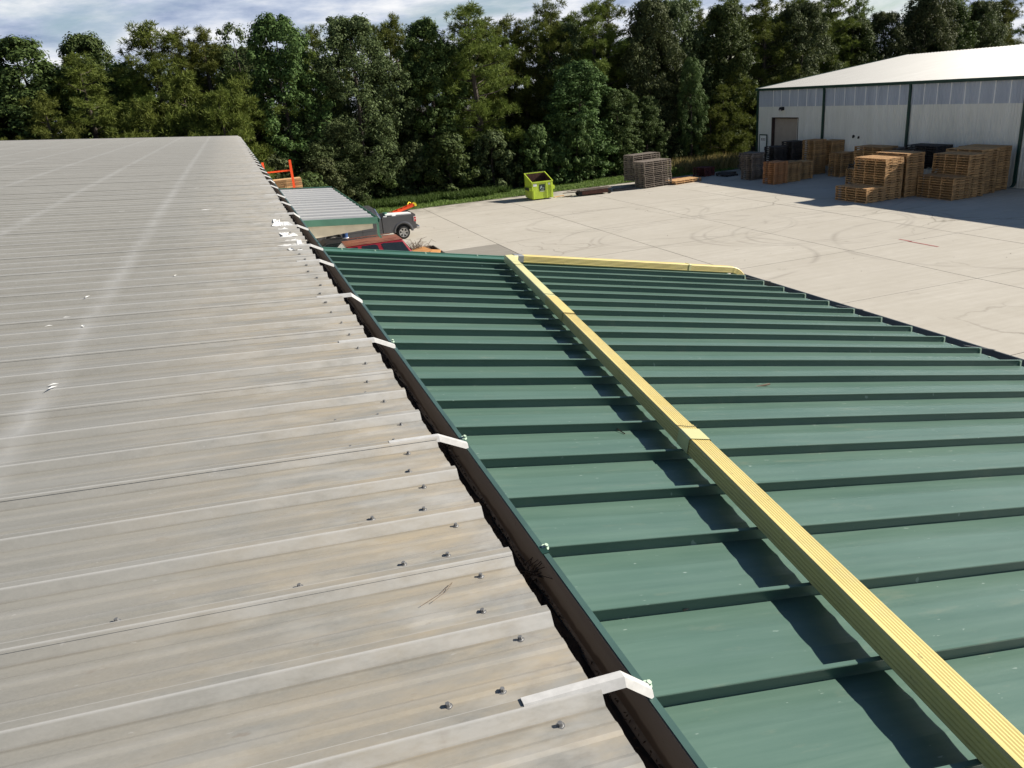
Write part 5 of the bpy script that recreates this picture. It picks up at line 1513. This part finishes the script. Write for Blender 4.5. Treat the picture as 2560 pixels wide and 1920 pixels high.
for x, y, h, r in ((38.9, 59.6, 5.6, 1.7), (40.6, 60.5, 6.5, 1.8), (37.4, 59.3, 4.3, 1.3)):
    tree('young_pine', x, y, h, r, random.choice(LOWP), 6, 1.7, 'yellow-green young pine beside the warehouse corner and the dry grass', 'tree', 'young pines by the warehouse')
# back rows close the gaps
for k in range(34):
    x = -26 + k * 3.3 + random.uniform(-.8, .8); y = 71 + random.uniform(-1, 6)
    if k % 5 < 3: tree('pine_tree', x, y, random.uniform(11.2, 12.6), random.uniform(2.3, 2.9), PI_[k % 3], 12, 2.35, 'shaded pine in the back row ' + where(x, y), 'tree', 'back row pines ' + where(x, y))
    else: tree('leafy_tree', x, y, random.uniform(10.4, 12.0), random.uniform(2.8, 3.4), BR[k % 4], 12, 2.9, 'shaded leafy tree in the back row ' + where(x, y), 'tree', 'back row leafy trees ' + where(x, y))
# undergrowth
for k in range(26):
    x = 2.0 + k * 1.45 + random.uniform(-.5, .5)
    h = random.uniform(2.2, 4.4); y = (59.0 if x < 30.5 else 61.5) + random.uniform(-.4, 1.6)
    src = (SHR, SHG, SHG, SHR, SHB)[k % 5]
    tree('undergrowth_shrub', x, y, h, random.uniform(1.1, 1.8), random.choice(src), 4, 1.7, 'leafy undergrowth shrub at the foot of the woods ' + where(x, y), 'shrub', 'undergrowth ' + where(x, y))
for k in range(30):                                        # inner thicket
    x = -24 + k * 3.2 + random.uniform(-.8, .8); y = 67.5 + random.uniform(-1, 1.2)
    tree('thicket_shrub', x, y, random.uniform(4.5, 7.0), random.uniform(2.0, 2.6), (SHR, SHG)[k % 2][k % 3], 4, 1.7, 'shaded thicket shrub inside the woods ' + where(x, y), 'shrub', 'thicket ' + where(x, y))
for x, y, h, r in ((21.6, 57.9, 4.2, 1.35), (23.2, 57.6, 3.0, 1.2), (24.6, 57.6, 4.6, 1.5)):
    tree('light_shrub', x, y, h, r, random.choice(SHB), 4, 1.7, 'sunlit shrub standing just behind the lime dumpster', 'shrub', 'sunlit shrubs behind the dumpster')
tree('light_shrub', 4.3, 53.2, 3.0, 1.3, SHB[1], 4, 1.7, 'sunlit shrub next to the lumber bundle and the orange rack', 'shrub')
for x, y, h, r in ((2.2, 57.5, 4.2, 1.6), (5.6, 56.8, 3.6, 1.5)):
    tree('dark_shrub', x, y, h, r, SHG[1], 4, 1.7, 'grey-green shrub behind the orange rack', 'shrub', 'shrubs behind the orange rack')

# ================================================================== GRASS AND WEEDS (nobody could count them)
def blades(n, xr, yr, hr, width, lean_, mask=None):
    x = rng.uniform(*xr, n); y = rng.uniform(*yr, n)
    if mask is not None:
        k = mask(x, y); x, y = x[k], y[k]
    n = len(x)
    h = rng.uniform(*hr, n)
    a = rng.uniform(0, 6.28, n)
    base = np.stack([x, y, np.full(n, .005)], 1)
    sd_v = np.stack([np.cos(a), np.sin(a), np.zeros(n)], 1) * width
    tip = base + np.stack([rng.normal(0, lean_, n) * h, rng.normal(0, lean_, n) * h, h], 1)
    mid_ = base * .45 + tip * .55 + np.stack([np.zeros(n), np.zeros(n), h * .08], 1)
    return np.stack([base - sd_v, base + sd_v, mid_ + sd_v * .8, tip, mid_ - sd_v * .8], 1)
q = blades(26000, (4, 36), (53.5, 57.5), (.05, .16), .022, .5)
tag(link('lawn_grass', np_mesh('lawn_grass', q, 5), MAT['grass']), 'short green grass along the back edge of the yard', 'grass', kind='stuff')
q = blades(12000, (5, 18.5), (55.2, 57.9), (.12, .60), .028, .42, lambda x, y: (np.sin(x * 1.3) * .5 + np.sin(x * 3.1) * .3 + (y - 55.6) * .9 > -.2))
tag(link('tall_weeds', np_mesh('tall_weeds', q, 5), MAT['weed']), 'band of tall green weeds between the lawn and the dark woods', 'weeds', kind='stuff')
q = blades(9000, (29.8, 38.6), (54.0, 60.8), (.25, 1.0), .018, .26, lambda x, y: (x - 29) * .5 + np.sin(x * 2.1) > (56.0 - y) * .25)
tag(link('dry_grass', np_mesh('dry_grass', q, 5), MAT['straw']), 'tall straw-coloured dry grass beside the warehouse corner', 'dry grass', kind='stuff')
q = leaves(np.stack([rng.uniform(29.5, 31.5, 60), rng.uniform(53.6, 55, 60), rng.uniform(.1, .6, 60)], 1), np.full(60, .3), 24, .07)
tag(link('low_weeds', np_mesh('low_weeds', q, 4), MAT['grass']), 'low green weeds behind the two flat pallets', 'weeds', kind='stuff')
# litter dots on the concrete
g = MB()
for k in range(70):
    x, y = random.uniform(9, 30), random.uniform(20, 52); s_ = random.uniform(.02, .06); a = random.uniform(0, 3)
    g.add([(x - s_ * math.cos(a), y - s_ * math.sin(a), .012), (x + s_ * .4 * math.sin(a), y - s_ * .4 * math.cos(a), .02), (x + s_ * math.cos(a), y + s_ * math.sin(a), .013), (x - s_ * .4 * math.sin(a), y + s_ * .4 * math.cos(a), .016)], [(0, 1, 2, 3)])
tag(g.build('yard_litter', MAT['debris']), 'scattered dead leaves and crumbs on the concrete yard', 'litter', kind='stuff')
print('pallets', PN)
